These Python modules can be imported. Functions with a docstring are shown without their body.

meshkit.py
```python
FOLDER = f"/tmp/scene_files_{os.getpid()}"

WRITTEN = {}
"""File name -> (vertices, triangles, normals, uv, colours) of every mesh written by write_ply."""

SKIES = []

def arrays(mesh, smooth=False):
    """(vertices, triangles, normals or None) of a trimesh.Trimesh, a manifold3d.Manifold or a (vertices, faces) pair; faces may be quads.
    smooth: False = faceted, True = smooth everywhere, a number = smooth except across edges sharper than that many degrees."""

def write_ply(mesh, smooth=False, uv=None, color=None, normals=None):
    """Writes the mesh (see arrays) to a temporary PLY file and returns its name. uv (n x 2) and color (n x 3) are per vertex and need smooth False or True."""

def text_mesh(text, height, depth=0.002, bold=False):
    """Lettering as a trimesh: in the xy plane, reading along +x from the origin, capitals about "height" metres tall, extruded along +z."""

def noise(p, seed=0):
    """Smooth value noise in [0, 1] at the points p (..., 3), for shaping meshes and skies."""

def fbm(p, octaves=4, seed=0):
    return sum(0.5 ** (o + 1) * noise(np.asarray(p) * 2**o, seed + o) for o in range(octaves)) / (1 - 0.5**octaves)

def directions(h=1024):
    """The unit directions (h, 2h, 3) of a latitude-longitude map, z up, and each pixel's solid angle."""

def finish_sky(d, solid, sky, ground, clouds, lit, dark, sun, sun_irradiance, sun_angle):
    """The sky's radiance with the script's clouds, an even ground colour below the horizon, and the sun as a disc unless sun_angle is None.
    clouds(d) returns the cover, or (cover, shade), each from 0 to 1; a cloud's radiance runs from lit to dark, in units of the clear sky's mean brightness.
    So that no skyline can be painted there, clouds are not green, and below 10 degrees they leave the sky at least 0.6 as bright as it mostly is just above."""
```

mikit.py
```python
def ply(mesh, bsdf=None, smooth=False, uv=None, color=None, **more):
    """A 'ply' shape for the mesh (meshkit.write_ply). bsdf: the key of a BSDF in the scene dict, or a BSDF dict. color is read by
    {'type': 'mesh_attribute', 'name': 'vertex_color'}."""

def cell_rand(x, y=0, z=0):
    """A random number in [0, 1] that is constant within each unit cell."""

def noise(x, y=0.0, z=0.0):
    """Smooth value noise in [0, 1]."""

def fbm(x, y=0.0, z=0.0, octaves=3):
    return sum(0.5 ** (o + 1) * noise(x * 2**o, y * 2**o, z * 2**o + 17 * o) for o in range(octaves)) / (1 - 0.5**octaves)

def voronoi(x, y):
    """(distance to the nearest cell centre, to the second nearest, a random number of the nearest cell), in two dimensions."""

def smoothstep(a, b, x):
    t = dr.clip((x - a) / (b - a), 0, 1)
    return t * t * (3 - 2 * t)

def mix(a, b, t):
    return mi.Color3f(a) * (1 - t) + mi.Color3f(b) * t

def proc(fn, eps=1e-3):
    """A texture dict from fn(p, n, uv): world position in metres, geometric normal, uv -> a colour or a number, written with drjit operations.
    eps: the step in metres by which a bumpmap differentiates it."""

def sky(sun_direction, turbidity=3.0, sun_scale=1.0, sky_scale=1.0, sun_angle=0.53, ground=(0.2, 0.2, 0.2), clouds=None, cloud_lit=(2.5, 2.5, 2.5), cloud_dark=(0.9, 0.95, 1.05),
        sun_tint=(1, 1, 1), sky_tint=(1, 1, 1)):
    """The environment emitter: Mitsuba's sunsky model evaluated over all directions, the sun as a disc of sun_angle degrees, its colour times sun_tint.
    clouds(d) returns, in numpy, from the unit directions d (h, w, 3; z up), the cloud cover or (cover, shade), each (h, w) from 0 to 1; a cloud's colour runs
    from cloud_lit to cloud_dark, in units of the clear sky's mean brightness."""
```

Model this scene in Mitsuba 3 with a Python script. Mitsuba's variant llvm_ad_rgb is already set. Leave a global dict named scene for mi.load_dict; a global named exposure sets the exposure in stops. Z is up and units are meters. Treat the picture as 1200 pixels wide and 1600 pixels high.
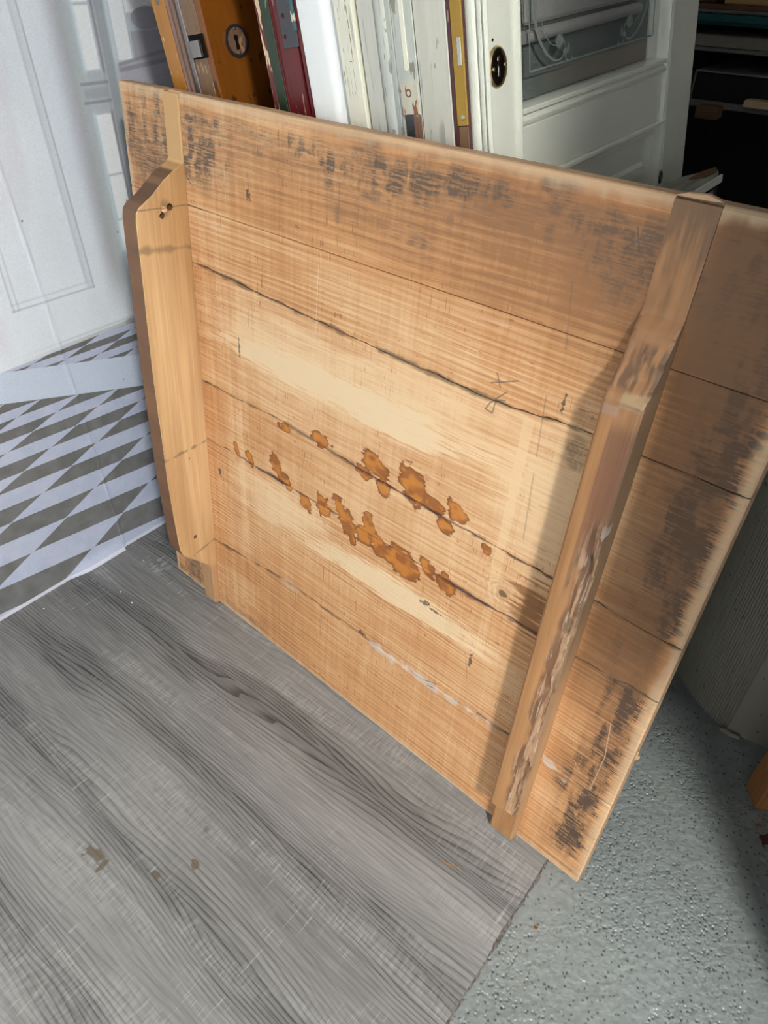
import math, numpy as np, trimesh, shapely, manifold3d as m3
import drjit as dr
import mitsuba as mi
import mikit, meshkit
from mikit import proc, noise, fbm, voronoi, smoothstep, mix, cell_rand
T = mi.ScalarTransform4f
scene, labels = {'type': 'scene'}, {}
rng = np.random.default_rng(7)

# ------------------------------------------------------------------ camera, lights, exposure
exposure = 0.25
scene['camera'] = {'type': 'perspective', 'fov': math.degrees(2 * math.atan(600 / 1099.35)), 'fov_axis': 'x', 'near_clip': 0.02,
                   'to_world': T().look_at(origin=[0, 0, 1.3], target=[-0.48265, 0.61180, 1.3 - 0.62669], up=[-0.40576, 0.47793, 0.77907])}
WINDOW_LIGHT = (0.30, 0.37, 0.46)
SIDE_LIGHT = (1.1, 1.3, 1.6)
LAMP_LIGHT = (700.0, 685.0, 650.0)
LAMP_AT = (1.50, -0.75, 2.55)
LAMP_R = .12

# ------------------------------------------------------------------ helpers
def key_for(name):
    if name not in scene: return name
    k = 1
    while f'{name}_{k:03d}' in scene: k += 1
    return f'{name}_{k:03d}'

def add(name, mesh, bsdf, smooth=False, **more):
    key = key_for(name)
    scene[key] = mikit.ply(mesh, bsdf, smooth=smooth, **more)
    return key

def tag(key, label=None, cat=None, group=None, kind=None):
    d = labels.setdefault(key, {})
    for k, v in (('label', label), ('category', cat), ('group', group), ('kind', kind)):
        if v: d[k] = v

def box(x0, x1, y0, y1, z0, z1, bev=0.0):
    if bev <= 0:
        m = trimesh.creation.box(extents=[x1 - x0, y1 - y0, z1 - z0])
        m.apply_translation([(x0 + x1) / 2, (y0 + y1) / 2, (z0 + z1) / 2]); return m
    pts = []
    for ix, x in enumerate((x0, x1)):
        for iy, y in enumerate((y0, y1)):
            for iz, z in enumerate((z0, z1)):
                sx, sy, sz = (1 - 2 * ix) * bev, (1 - 2 * iy) * bev, (1 - 2 * iz) * bev
                pts += [[x, y + sy, z + sz], [x + sx, y, z + sz], [x + sx, y + sy, z]]
    return trimesh.convex.convex_hull(np.array(pts))

def slab(pts, h0, h1, bev=0.001, drop=None):
    """A solid over the outline pts (counter-clockwise), from h0 to h1, the upper rim chamfered by bev (a number or one per point)."""
    P = np.asarray(pts, float)
    if shapely.Polygon(P).exterior.is_ccw is False: P = P[::-1]
    n = len(P); bev = np.broadcast_to(np.asarray(bev, float), (n,)); drop = bev if drop is None else np.broadcast_to(np.asarray(drop, float), (n,))
    e = np.roll(P, -1, 0) - P; e /= np.linalg.norm(e, axis=1, keepdims=True) + 1e-12
    nn = np.stack([-e[:, 1], e[:, 0]], 1); vn = nn + np.roll(nn, 1, 0)
    vn /= np.maximum((vn * nn).sum(1, keepdims=True), 0.35)
    Q = P + vn * bev[:, None]
    V = np.vstack([np.c_[P, np.full(n, h0)], np.c_[P, h1 - drop], np.c_[Q, np.full(n, h1)]])
    i = np.arange(n); j = (i + 1) % n; F = []
    for r in (0, 1):
        F += [np.c_[i + r * n, j + r * n, j + r * n + n], np.c_[i + r * n, j + r * n + n, i + r * n + n]]
    _, top = trimesh.creation.triangulate_polygon(shapely.Polygon(Q), engine='earcut')
    _, bot = trimesh.creation.triangulate_polygon(shapely.Polygon(P), engine='earcut')
    def orient(tri, X):
        a = np.cross(X[tri[:, 1]] - X[tri[:, 0]], X[tri[:, 2]] - X[tri[:, 0]])
        return np.where((a > 0)[:, None], tri, tri[:, ::-1])
    F += [orient(np.asarray(top), Q) + 2 * n, orient(np.asarray(bot), P)[:, ::-1]]
    return trimesh.Trimesh(V, np.vstack(F), process=False)

def to_man(m):
    m = trimesh.Trimesh(m.vertices, m.faces); m.merge_vertices()
    return m3.Manifold(m3.Mesh(np.asarray(m.vertices, np.float32), np.asarray(m.faces, np.uint32)))

def of_man(m):
    q = m.to_mesh(); return trimesh.Trimesh(np.asarray(q.vert_properties[:, :3], float), np.asarray(q.tri_verts), process=False)

class Frame:
    """A local frame: columns (a, b, v) at an origin."""
    def __init__(s, o, a, b, v): s.o, s.R = np.array(o, float), np.stack([a, b, v], 1)
    def __call__(s, mesh):
        m = mesh.copy(); m.vertices = s.o + np.asarray(m.vertices) @ s.R.T
        if np.linalg.det(s.R) < 0: m.faces = m.faces[:, ::-1]
        return m
    def pt(s, p): return s.o + s.R @ np.asarray(p, float)

def swap(mesh, order):
    m = mesh.copy(); m.vertices = np.asarray(m.vertices)[:, order]
    if np.linalg.det(np.eye(3)[list(order)]) < 0: m.faces = m.faces[:, ::-1]
    return m

def prism(F, prof, v0, v1, ground=None):
    """The outline prof in (a, b) of frame F carried along v; the lower end cut level at height ground."""
    m = slab(prof, v0, v1, 0.0)
    V = np.asarray(m.vertices)
    m = F(m)
    if ground is not None:
        low = np.abs(V[:, 2] - v0) < 1e-9
        W = np.array(m.vertices); dv = F.R[:, 2]
        W[low] -= dv * ((W[low, 2] - ground) / dv[2])[:, None]; m.vertices = W
    return m

def bx(F, a0, a1, b0, b1, v0, v1, bev=0.0006): return F(box(a0, a1, b0, b1, v0, v1, bev))

def lathe(profile, axis_frame, n=28):
    m = trimesh.creation.revolve(np.array(profile), sections=n)
    return axis_frame(m)

def rgb(*c): return {'type': 'rgb', 'value': list(c)}
def bsdf(name, col, rough=0.6, spec=0.5, metallic=0.0, bump=None, scale=1.0, clear=0.0, eps=1e-3):
    tex = proc(col) if callable(col) else rgb(*col)
    b = {'type': 'principled', 'base_color': tex, 'roughness': proc(rough) if callable(rough) else float(rough), 'metallic': float(metallic), 'specular': float(spec)}
    if clear: b['clearcoat'] = float(clear); b['clearcoat_gloss'] = 0.85
    if bump is not None: b = {'type': 'bumpmap', 'arbitrary': {**proc(bump, eps)}, 'scale': float(scale), 'bsdf': b}
    scene[name] = {'type': 'twosided', 'bsdf': b}
    scene[name]['id'] = name
    return name

def seg(s, t, s0, t0, s1, t1, w):
    dx, dy = s1 - s0, t1 - t0; L2 = dx * dx + dy * dy
    k = dr.clip(((s - s0) * dx + (t - t0) * dy) / L2, 0, 1)
    d = dr.sqrt(dr.square(s - s0 - k * dx) + dr.square(t - t0 - k * dy))
    return 1 - smoothstep(w * 0.5, w, d)
def band(x, a, b, f): return smoothstep(a - f, a + f, x) * (1 - smoothstep(b - f, b + f, x))
def rect(x, y, x0, x1, y0, y1, f=0.002): return band(x, x0, x1, f) * band(y, y0, y1, f)
def ell(s, t, cs, ct, rs, rt): return dr.sqrt(dr.square((s - cs) / rs) + dr.square((t - ct) / rt))

# ------------------------------------------------------------------ frames of the standing things
BL = np.array([-1.26611, 0.72627, 0.0025])
TE = np.array([0.99884, -0.04818, 0.0]); TU = np.array([0.00408, 0.08460, 0.99641]); TN = -np.cross(TE, TU) * -1
TN = np.cross(TE, TU); TN = TN if TN[1] < 0 else -TN
FT = Frame(BL, TE, TU, TN)                      # table top: s along, t up, h out of the underside
JH = np.array([0.05331, 0.99600, 0.07172]); JU = np.array([-0.15120, -0.06294, 0.98650]); JN = np.cross(JH, JU)
JO = np.array([-0.52869, 0.828, 1.25472]); FJ = Frame(JO, JN, JH, JU)       # the glazed door
SN, SH, SU = 1.026 * JN + 0.0125 * JU, JH, JU
SO = np.array([-1.1902, 0.860, 1.1453]) + 0.003 * JN; FS = Frame(SO, SN, SH, SU)   # the leaning stack of doors
def loc(p, F):
    o, R = F.o, F.R
    q = [p.x - o[0], p.y - o[1], p.z - o[2]]
    return [q[0] * R[0, k] + q[1] * R[1, k] + q[2] * R[2, k] for k in range(3)]

# ------------------------------------------------------------------ materials of the setting
def vinyl_f(p):
    x, y = p.x, p.y
    w = fbm(x * 1.3 + 3, y * 6, 2, 3)
    w2 = noise(x * 5, y * 30, 7)
    yy = y + 0.075 * (w - 0.5) + 0.006 * (w2 - 0.5)
    hc = dr.abs(yy / 0.19 - dr.round(yy / 0.19 - 0.02) - 0.02) * 2          # 0 at a heart line, 1 between two
    r = hc * 11 + 5.0 * fbm(x * 2.4, y * 11, 5, 2) + 0.5 * noise(x * 14, y * 60, 8)
    fr = r - dr.floor(r)
    ring = smoothstep(0.45, 0.95, fr) * (1 - smoothstep(0.95, 1.0, fr))
    heart = 1 - smoothstep(0.10, 0.42, hc + 0.8 * (fbm(x * 5, y * 26, 11, 2) - 0.5))
    return x, y, ring, heart, hc
def vinyl_col(p, n, uv):
    x, y, ring, heart, hc = vinyl_f(p)
    fine = noise(x * 28, y * 420, 1); fine2 = noise(x * 9, y * 170, 4)
    cross = smoothstep(0.80, 0.95, noise(x * 520, y * 34, 2)) * smoothstep(0.42, 0.7, noise(x * 9, y * 9, 9))
    xh = smoothstep(0.45, 0.75, fbm(x * 4, y * 22, 21, 2)) * (noise(x * 420, y * 70, 6) + 0.5 * smoothstep(0.7, 0.9, noise(x * 260, y * 40, 9)))
    big = fbm(x * 2.3, y * 6, 12, 2)
    v = 0.205 + 0.09 * (big - 0.5) + 0.055 * (fine - 0.5) + 0.04 * (fine2 - 0.5) - 0.085 * ring * (1 - 0.6 * smoothstep(0.3, 0.9, hc)) - 0.06 * heart + 0.10 * cross + 0.07 * xh
    c = mi.Color3f(v * 0.99, v * 0.985, v * 0.955)
    wob = noise(x * 130, y * 130, 3) - 0.5
    def drop(cx, cy, rx, ry): return 1 - smoothstep(0.7, 1.0, ell(x, y, cx, cy, rx, ry) + 0.9 * wob)
    st = dr.maximum(drop(-0.769, 0.152, 0.03, 0.017) * smoothstep(0.25, 0.5, noise(x * 90, y * 90, 5)), dr.maximum(drop(-0.661, 0.205, 0.010, 0.007), drop(-0.621, 0.259, 0.010, 0.008)))
    st = dr.maximum(st, 0.6 * drop(-0.655, 0.315, 0.008, 0.006))
    c = mix(c, (0.105, 0.078, 0.045), 0.8 * st)
    sm = (1 - smoothstep(0.2, 1.1, ell(x, y, -1.325, .702, .04, .03) + 1.2 * (noise(x * 90, y * 60, 4) - 0.5))) * smoothstep(0.35, 0.7, noise(x * 240, y * 120, 7))
    return mix(c, (0.36, 0.37, 0.38), 0.6 * sm)
def vinyl_bump(p, n, uv):
    x, y, ring, heart, hc = vinyl_f(p)
    return 0.5 * noise(x * 28, y * 420, 1) - 0.5 * ring + 0.5 * noise(x * 420, y * 60, 2)
bsdf('m_vinyl', vinyl_col, 0.46, 0.5, bump=vinyl_bump, scale=0.00022, eps=6e-4)

def conc_h(x, y):
    v1, _, r1 = voronoi(x * 150, y * 150)
    pit = (1 - smoothstep(0.1, 0.5, v1)) * smoothstep(0.55, 0.9, r1)
    return fbm(x * 120, y * 120, 1, 3) * 1.3 - 0.9 * pit * smoothstep(0.3, 0.6, noise(x * 14, y * 14, 6))
def conc_col(p, n, uv):
    x, y = p.x, p.y
    big = fbm(x * 5, y * 5, 3, 3); sm = noise(x * 160, y * 160, 2)
    v1, _, r1 = voronoi(x * 110 + 3, y * 110)
    sp = (1 - smoothstep(0.05, 0.34, v1 + 0.2 * (noise(x * 400, y * 400, 5) - 0.5))) * smoothstep(0.58, 0.85, r1)
    c = mix((0.150, 0.168, 0.162), (0.245, 0.268, 0.262), big * 0.9 + 0.3 * (sm - 0.5))
    c = mix(c, (0.035, 0.033, 0.028), 0.75 * sp)
    v2, _, r2 = voronoi(x * 60, y * 60 + 9)
    wh = (1 - smoothstep(0.05, 0.13, v2)) * smoothstep(0.86, 0.9, r2)
    return mix(c, (0.5, 0.52, 0.5), 0.6 * wh * smoothstep(0.5, 0.7, noise(x * 9, y * 9, 4)))
bsdf('m_concrete', conc_col, 0.30, 0.5, bump=lambda p, n, uv: conc_h(p.x, p.y), scale=0.0022, eps=8e-4)
bsdf('m_wall', (0.50, 0.50, 0.49), 0.8, 0.3)
bsdf('m_darkwall', (0.03, 0.03, 0.03), 0.9, 0.1)  # low colour stands for the lack of light in the storeroom
bsdf('m_ceiling', (0.68, 0.68, 0.67), 0.85, 0.2)
bsdf('m_white_trim', (0.75, 0.76, 0.76), 0.5, 0.5)

# ------------------------------------------------------------------ the setting
def struct(name, mesh, m, label=None):
    k = add(name, mesh, m); 
    if '__' not in k: tag(k, label, kind='structure')
    return k
struct('floor', box(-1.9, 2.4, -3.3, 3.2, -0.12, -0.003), 'm_concrete', 'grey green painted concrete floor with pitted surface')
def vinyl_edge():
    ys = np.linspace(-2.2, 1.9, 400)
    xr = -0.131 + 0.0016 * (meshkit.fbm(np.c_[ys * 18, ys * 0, ys * 0], 3) - 0.5) * 2
    xr -= 0.005 * ((ys > 0.486) & (ys < 0.527)) * 0.6 + 0.0015 * (ys > 0.527)
    return [(-1.86, -2.2)] + list(zip(xr, ys)) + [(-1.86, 1.9)]
k = add('floor__vinyl_flooring', slab(vinyl_edge(), -0.003, 0.0, 0.0006), 'm_vinyl')
tag(k, 'grey wood grain vinyl flooring with cut edge')
def sealant():
    ys = np.linspace(-2.2, 1.9, 500); P = np.c_[ys * 55, ys * 0, ys * 0]
    L = -0.1310 + 0 * ys; Rr = -0.1293 + 0.0042 * np.clip(meshkit.fbm(P, 3, 4) - 0.38, 0, 1) * 2
    return slab(list(zip(Rr, ys)) + list(zip(L[::-1] - .004, ys[::-1])), -0.003, -0.0012, 0.0006)
bsdf('m_sealant', lambda p, n, uv: mix((0.05, 0.046, 0.042), (0.19, 0.18, 0.165), noise(p.x * 500, p.y * 260, 2)), 0.35, 0.5)
tag(add('floor__edge_sealant', sealant(), 'm_sealant'), 'dark ragged glue line along the cut vinyl edge')
struct('wall_left', box(-1.9, -1.52, -3.3, 3.2, -0.003, 2.75), 'm_wall', 'plain pale wall behind the printed backdrop')
struct('wall_back', box(-1.9, 2.4, 3.0, 3.2, -0.003, 2.75), 'm_darkwall', 'back wall behind the storage rack, its dark colour standing for the unlit storeroom')
struct('wall_right', of_man(to_man(box(2.2, 2.4, -3.3, 3.2, -0.003, 2.75)) - to_man(box(2.0, 2.6, -2.9, -0.5, 0.9, 2.5))), 'm_wall', 'pale wall on the right with a wide window')
k = add('window_2', box(2.34, 2.36, -2.9, -0.5, 0.9, 2.5), 'm_white_trim')
scene[k]['emitter'] = {'type': 'area', 'radiance': rgb(*SIDE_LIGHT)}
tag(k, 'bright overcast daylight in the side window', kind='structure')
struct('ceiling', box(-1.9, 2.4, -3.3, 3.2, 2.7, 2.85), 'm_ceiling', 'plain white ceiling')
def front_wall():
    outer = to_man(box(-1.9, 2.4, -3.3, -3.15, -0.003, 2.75)); hole = to_man(box(-1.5, 0.9, -3.5, -3.0, 0.7, 2.4))
    return of_man(outer - hole)
struct('wall_front', front_wall(), 'm_wall', 'pale wall with a wide shop window')
k = add('window_1', box(-1.5, 0.9, -3.24, -3.22, 0.7, 2.4), 'm_white_trim')
scene[k]['emitter'] = {'type': 'area', 'radiance': rgb(*WINDOW_LIGHT)}
tag(k, 'bright overcast daylight in the shop window', kind='structure')

lk = key_for('ceiling_lamp')
scene[lk + '__housing'] = mikit.ply(box(LAMP_AT[0] - LAMP_R - .05, LAMP_AT[0] + LAMP_R + .05, LAMP_AT[1] - LAMP_R - .05, LAMP_AT[1] + LAMP_R + .05, LAMP_AT[2] + .004, 2.699, 0.004), 'm_white_trim')
lamp = trimesh.Trimesh([[LAMP_AT[0] + a * LAMP_R, LAMP_AT[1] + b * LAMP_R, LAMP_AT[2]] for a, b in ((-1, -1), (-1, 1), (1, 1), (1, -1))], [[0, 1, 2], [0, 2, 3]], process=False)
scene[lk + '__diffuser'] = mikit.ply(lamp, 'm_white_trim', emitter={'type': 'area', 'radiance': rgb(*LAMP_LIGHT)})
tag(lk, 'small square white ceiling lamp panel', 'lamp')

# ------------------------------------------------------------------ the table top
SEAM = {2: ([-.01, .18, .43, .73, .875, .98, 1.21], [.845, .843, .831, .821, .819, .829, .829]),
        3: ([-.01, .18, .42, .62, .81, 1.0, 1.21], [.606, .606, .611, .600, .595, .593, .589]),
        4: ([-.01, .19, .42, .69, .88, 1.0, 1.21], [.473, .473, .476, .479, .478, .481, .486]),
        5: ([-.01, .2, .41, .64, .78, 1.0, 1.21], [.195, .200, .225, .226, .221, .237, .236])}
def seam_t(i, s):
    if i == 1: return np.full_like(s, 0.9405)
    return np.interp(s, *SEAM[i])
def dr_interp(x, xs, ys):
    out = mi.Float(ys[0])
    for a, b, c, d in zip(xs[:-1], xs[1:], ys[:-1], ys[1:]):
        out = dr.select(x >= a, c + (d - c) * dr.clip((x - a) / (b - a), 0, 1), out)
    return out
STAINS = [(0.4286, 0.6011, 0.0167, 0.0067), (0.5217, 0.6154, 0.0233, 0.012), (0.6282, 0.5973, 0.0167, 0.01), (0.6518, 0.6243, 0.0267, 0.0167), (0.6768, 0.5897, 0.0147, 0.0133), (0.7358, 0.6238, 0.0233, 0.03), (0.7809, 0.6093, 0.0187, 0.012), (0.8273, 0.6181, 0.0187, 0.0167), (0.8082, 0.5798, 0.0147, 0.0107), (0.8877, 0.5817, 0.0093, 0.0093), (0.2809, 0.4897, 0.0067, 0.0133), (0.3233, 0.4853, 0.01, 0.0147), (0.4017, 0.5086, 0.0147, 0.02), (0.4228, 0.4891, 0.0187, 0.012), (0.4384, 0.4743, 0.008, 0.0067), (0.4868, 0.4612, 0.0167, 0.0167), (0.5346, 0.4784, 0.0167, 0.0233), (0.5756, 0.4997, 0.012, 0.02), (0.5978, 0.4717, 0.0187, 0.0233), (0.6119, 0.4426, 0.008, 0.0107), (0.6383, 0.4685, 0.0167, 0.0187), (0.6491, 0.4996, 0.0147, 0.0253), (0.6777, 0.4655, 0.0187, 0.0187), (0.705, 0.4596, 0.0167, 0.0133), (0.731, 0.4606, 0.03, 0.0267), (0.7569, 0.4583, 0.0167, 0.0147), (0.7856, 0.483, 0.0147, 0.0147), (0.8286, 0.471, 0.0167, 0.0167)]

def table_col(p, n, uv):
    s, t, h = loc(p, FT)
    t1 = mi.Float(0.9405); t2 = dr_interp(s, *SEAM[2]); t3 = dr_interp(s, *SEAM[3]); t4 = dr_interp(s, *SEAM[4]); t5 = dr_interp(s, *SEAM[5])
    bi = dr.select(t > t1, 5.0, dr.select(t > t2, 4.0, dr.select(t > t3, 3.0, dr.select(t > t4, 2.0, dr.select(t > t5, 1.0, 0.0)))))
    ww = fbm(s * 2.2, t * 11, bi * 5, 3)
    tt = t + 0.018 * (ww - 0.5)
    # annual rings: pale stripes along the board
    per = dr.select(bi == 4, 0.0095, dr.select(bi == 1, 0.0085, dr.select(bi == 5, 0.0125, 0.0105)))
    ph = tt / per; fr = ph - dr.floor(ph)
    stripe = smoothstep(0.2, 0.5, fr) * (1 - smoothstep(0.55, 0.95, fr))
    samp = dr.select(bi == 4, 0.75, dr.select(bi == 1, 0.75, dr.select(bi == 5, 0.55, dr.select(bi == 0, 0.35, 0.25)))) * (0.35 + 0.9 * noise(s * 4, t * 14, bi))
    fine = noise(s * 26, tt * 900, bi); fine2 = noise(s * 7, tt * 260, bi + 3)
    cutm = noise(s * 210, t * 9, 2)                        # saw and plane marks across
    blot = fbm(s * 5, t * 9, bi * 3 + 1, 3)
    tick = smoothstep(0.84, 0.97, noise(s * 430, t * 60, 12)) * smoothstep(0.4, 0.7, noise(s * 14, t * 14, 5)) + smoothstep(0.86, 0.97, noise(s * 50, t * 520, 6)) * smoothstep(0.45, 0.7, noise(s * 9, t * 20, 8))
    scr = smoothstep(0.88, 0.97, noise(s * 620, t * 16, 2)) * smoothstep(0.45, 0.75, noise(s * 8, t * 6, 4))
    pale, mid, dark = (0.74, 0.485, 0.270), (0.57, 0.285, 0.122), (0.36, 0.165, 0.068)
    base = dr.select(bi == 5, 0.60, dr.select(bi == 4, 0.50, dr.select(bi == 3, 0.33, dr.select(bi == 2, 0.40, dr.select(bi == 1, 0.46, 0.66)))))
    k = base + 0.8 * (blot - 0.5) - 0.42 * (stripe - 0.4) * samp + 0.36 * (fine - 0.5) + 0.40 * (fine2 - 0.5) + 0.16 * (cutm - 0.5) + (0.14 + 0.22 * (1 - smoothstep(0.3, 0.4, s))) * (noise(s * 42, t * 4, 7) + 0.7 * noise(s * 110, t * 5, 1) - 0.85) + 0.55 * tick - 0.4 * scr
    # pale rubbed places
    wob = 0.7 * (fbm(s * 14, t * 60, 8, 3) - 0.5) + 0.5 * (noise(s * 40, t * 500, 4) - 0.5)
    def pl(cs, ct, rs, rt, a, f=0.55): return a * (1 - smoothstep(1 - f, 1 + f, ell(s, t - (s - cs) * 0.02, cs, ct, rs, rt) + 1.1 * wob))
    rub = dr.maximum(dr.maximum(pl(0.54, 0.726, 0.27, 0.028, 1.0, 0.35), pl(0.68, 0.712, 0.13, 0.022, 1.0, 0.3)), dr.maximum(dr.maximum(pl(0.72, 0.385, 0.22, 0.028, 0.9, 0.35), pl(0.55, 0.74, 0.30, 0.055, 0.45)), dr.maximum(pl(0.40, 0.41, 0.13, 0.05, 0.5), pl(0.98, 0.70, 0.11, 0.10, 0.4))))
    k = k - 0.42 * rub
    strip = rect(s + 0.003 * (t - .4), t, 0.287, 0.306, 0.21, 0.60, 0.0012) * 0.5 + rect(s, t, 0.905, 0.921, 0.37, 0.815, 0.0012) * 0.75
    k = k - 0.45 * strip * (0.6 + 0.4 * noise(s * 60, t * 40, 3))
    # browner beyond the right batten and at the far top: aged wood plus painted shade
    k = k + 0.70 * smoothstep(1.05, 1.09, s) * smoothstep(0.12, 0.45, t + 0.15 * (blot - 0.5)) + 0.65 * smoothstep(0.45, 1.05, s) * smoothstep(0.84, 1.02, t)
    c = mix(mix(pale, mid, dr.clip(k * 1.6, 0, 1)), dark, dr.clip((k - 0.62) * 1.7, 0, 1))
    c = mix(c, (0.90, 0.71, 0.45), 0.62 * rub)
    c = mix(c, (0.62, 0.47, 0.30), 0.5 * smoothstep(0.6, 1, rub) * 0.5)
    # grime of handling: along the top edge, the right end, the left end
    g1 = fbm(s * 16, t * 60, 3, 3); g2 = fbm(s * 70, t * 24, 6, 3); g3 = fbm(s * 5, t * 7, 9, 2)
    top = smoothstep(0.965, 1.07, t + 0.10 * (g3 - 0.5)) * (1 - smoothstep(1.078, 1.10, t + 0.03 * (g1 - 0.5)))
    grime = top * smoothstep(0.42, 0.70, 0.6 * g2 + 0.4 * g1 + 0.5 * (g3 - 0.5)) * 0.95
    grime = dr.maximum(grime, 0.36 * top)
    bris = 0.022 * (noise(s * 9, t * 520, 13) - 0.5) + 0.016 * (noise(s * 30, t * 170, 3) - 0.5)
    rz = smoothstep(1.085, 1.172, s + 0.06 * (g3 - 0.5) + bris) * (1 - smoothstep(1.172, 1.188, s + 0.03 * (g2 - 0.5) + bris)) * smoothstep(0.02, 0.10, t)
    rgr = rz * (0.50 + 1.0 * smoothstep(0.36, 0.66, g2 + 0.2 * (g3 - 0.5)))
    rgr = rgr * (1 - 0.85 * rect(s, t, 1.125, 1.20, 0.487, 0.60, 0.012))
    grime = dr.maximum(grime, rgr)
    lz = (1 - smoothstep(0.118, 0.137, s)) * smoothstep(0.01, 0.06, s + 0.06 * (g3 - 0.5))
    grime = dr.maximum(grime, lz * smoothstep(0.30, 0.75, g2 * 0.6 + g3 * 0.5) * 0.75)
    grime = dr.maximum(grime, 0.6 * (1 - smoothstep(0.010, 0.045, t + 0.03 * (g1 - 0.5))) * smoothstep(0.012, 0.02, t) * smoothstep(0.3, 0.6, g3))
    for cs, ct, rs, rt, a in ((0.225, 1.075, 0.055, 0.03, 0.55), (0.60, 1.075, 0.035, 0.05, 0.6), (0.89, 1.085, 0.03, 0.03, 0.7), (0.965, 1.065, 0.03, 0.03, 0.6), (0.99, 0.80, 0.022, 0.045, 0.5), (0.70, 0.99, 0.02, 0.014, 0.45), (0.545, 1.0, 0.008, 0.02, 0.4), (1.16, 0.72, 0.035, 0.06, 0.5), (0.07, 1.05, 0.04, 0.05, 0.3)):
        grime = dr.maximum(grime, a * (1 - smoothstep(0.45, 1.1, ell(s, t, cs, ct, rs, rt) + 1.4 * (g1 - 0.5))))
    dry = 0.50 + 0.65 * smoothstep(0.32, 0.66, 0.55 * noise(s * 55, t * 620, 4) + 0.25 * noise(s * 420, t * 420, 8) + 0.2 * noise(s * 160, t * 60, 2))
    c = mix(c, mix((0.100, 0.076, 0.060), (0.050, 0.038, 0.032), smoothstep(1.08, 1.13, s)), dr.clip(grime * dry * 0.98, 0, 0.92))
    # finger marks near the right edge
    for cs, ct in ((1.1835, 0.905), (1.1800, 0.891), (1.1755, 0.8785), (1.1850, 0.615), (1.172, 0.600)):
        e = ell(s, t, cs, ct, 0.0078, 0.0046) + 0.7 * (g1 - 0.5)
        c = mix(c, (0.05, 0.042, 0.04), 0.75 * (1 - smoothstep(0.7, 1.05, e)))
    # dirt in and beside the open joints
    gs = 0.6 * fbm(s * 48, t * 120, 15, 3) + 0.4 * noise(s * 13, t * 20, 3)
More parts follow.
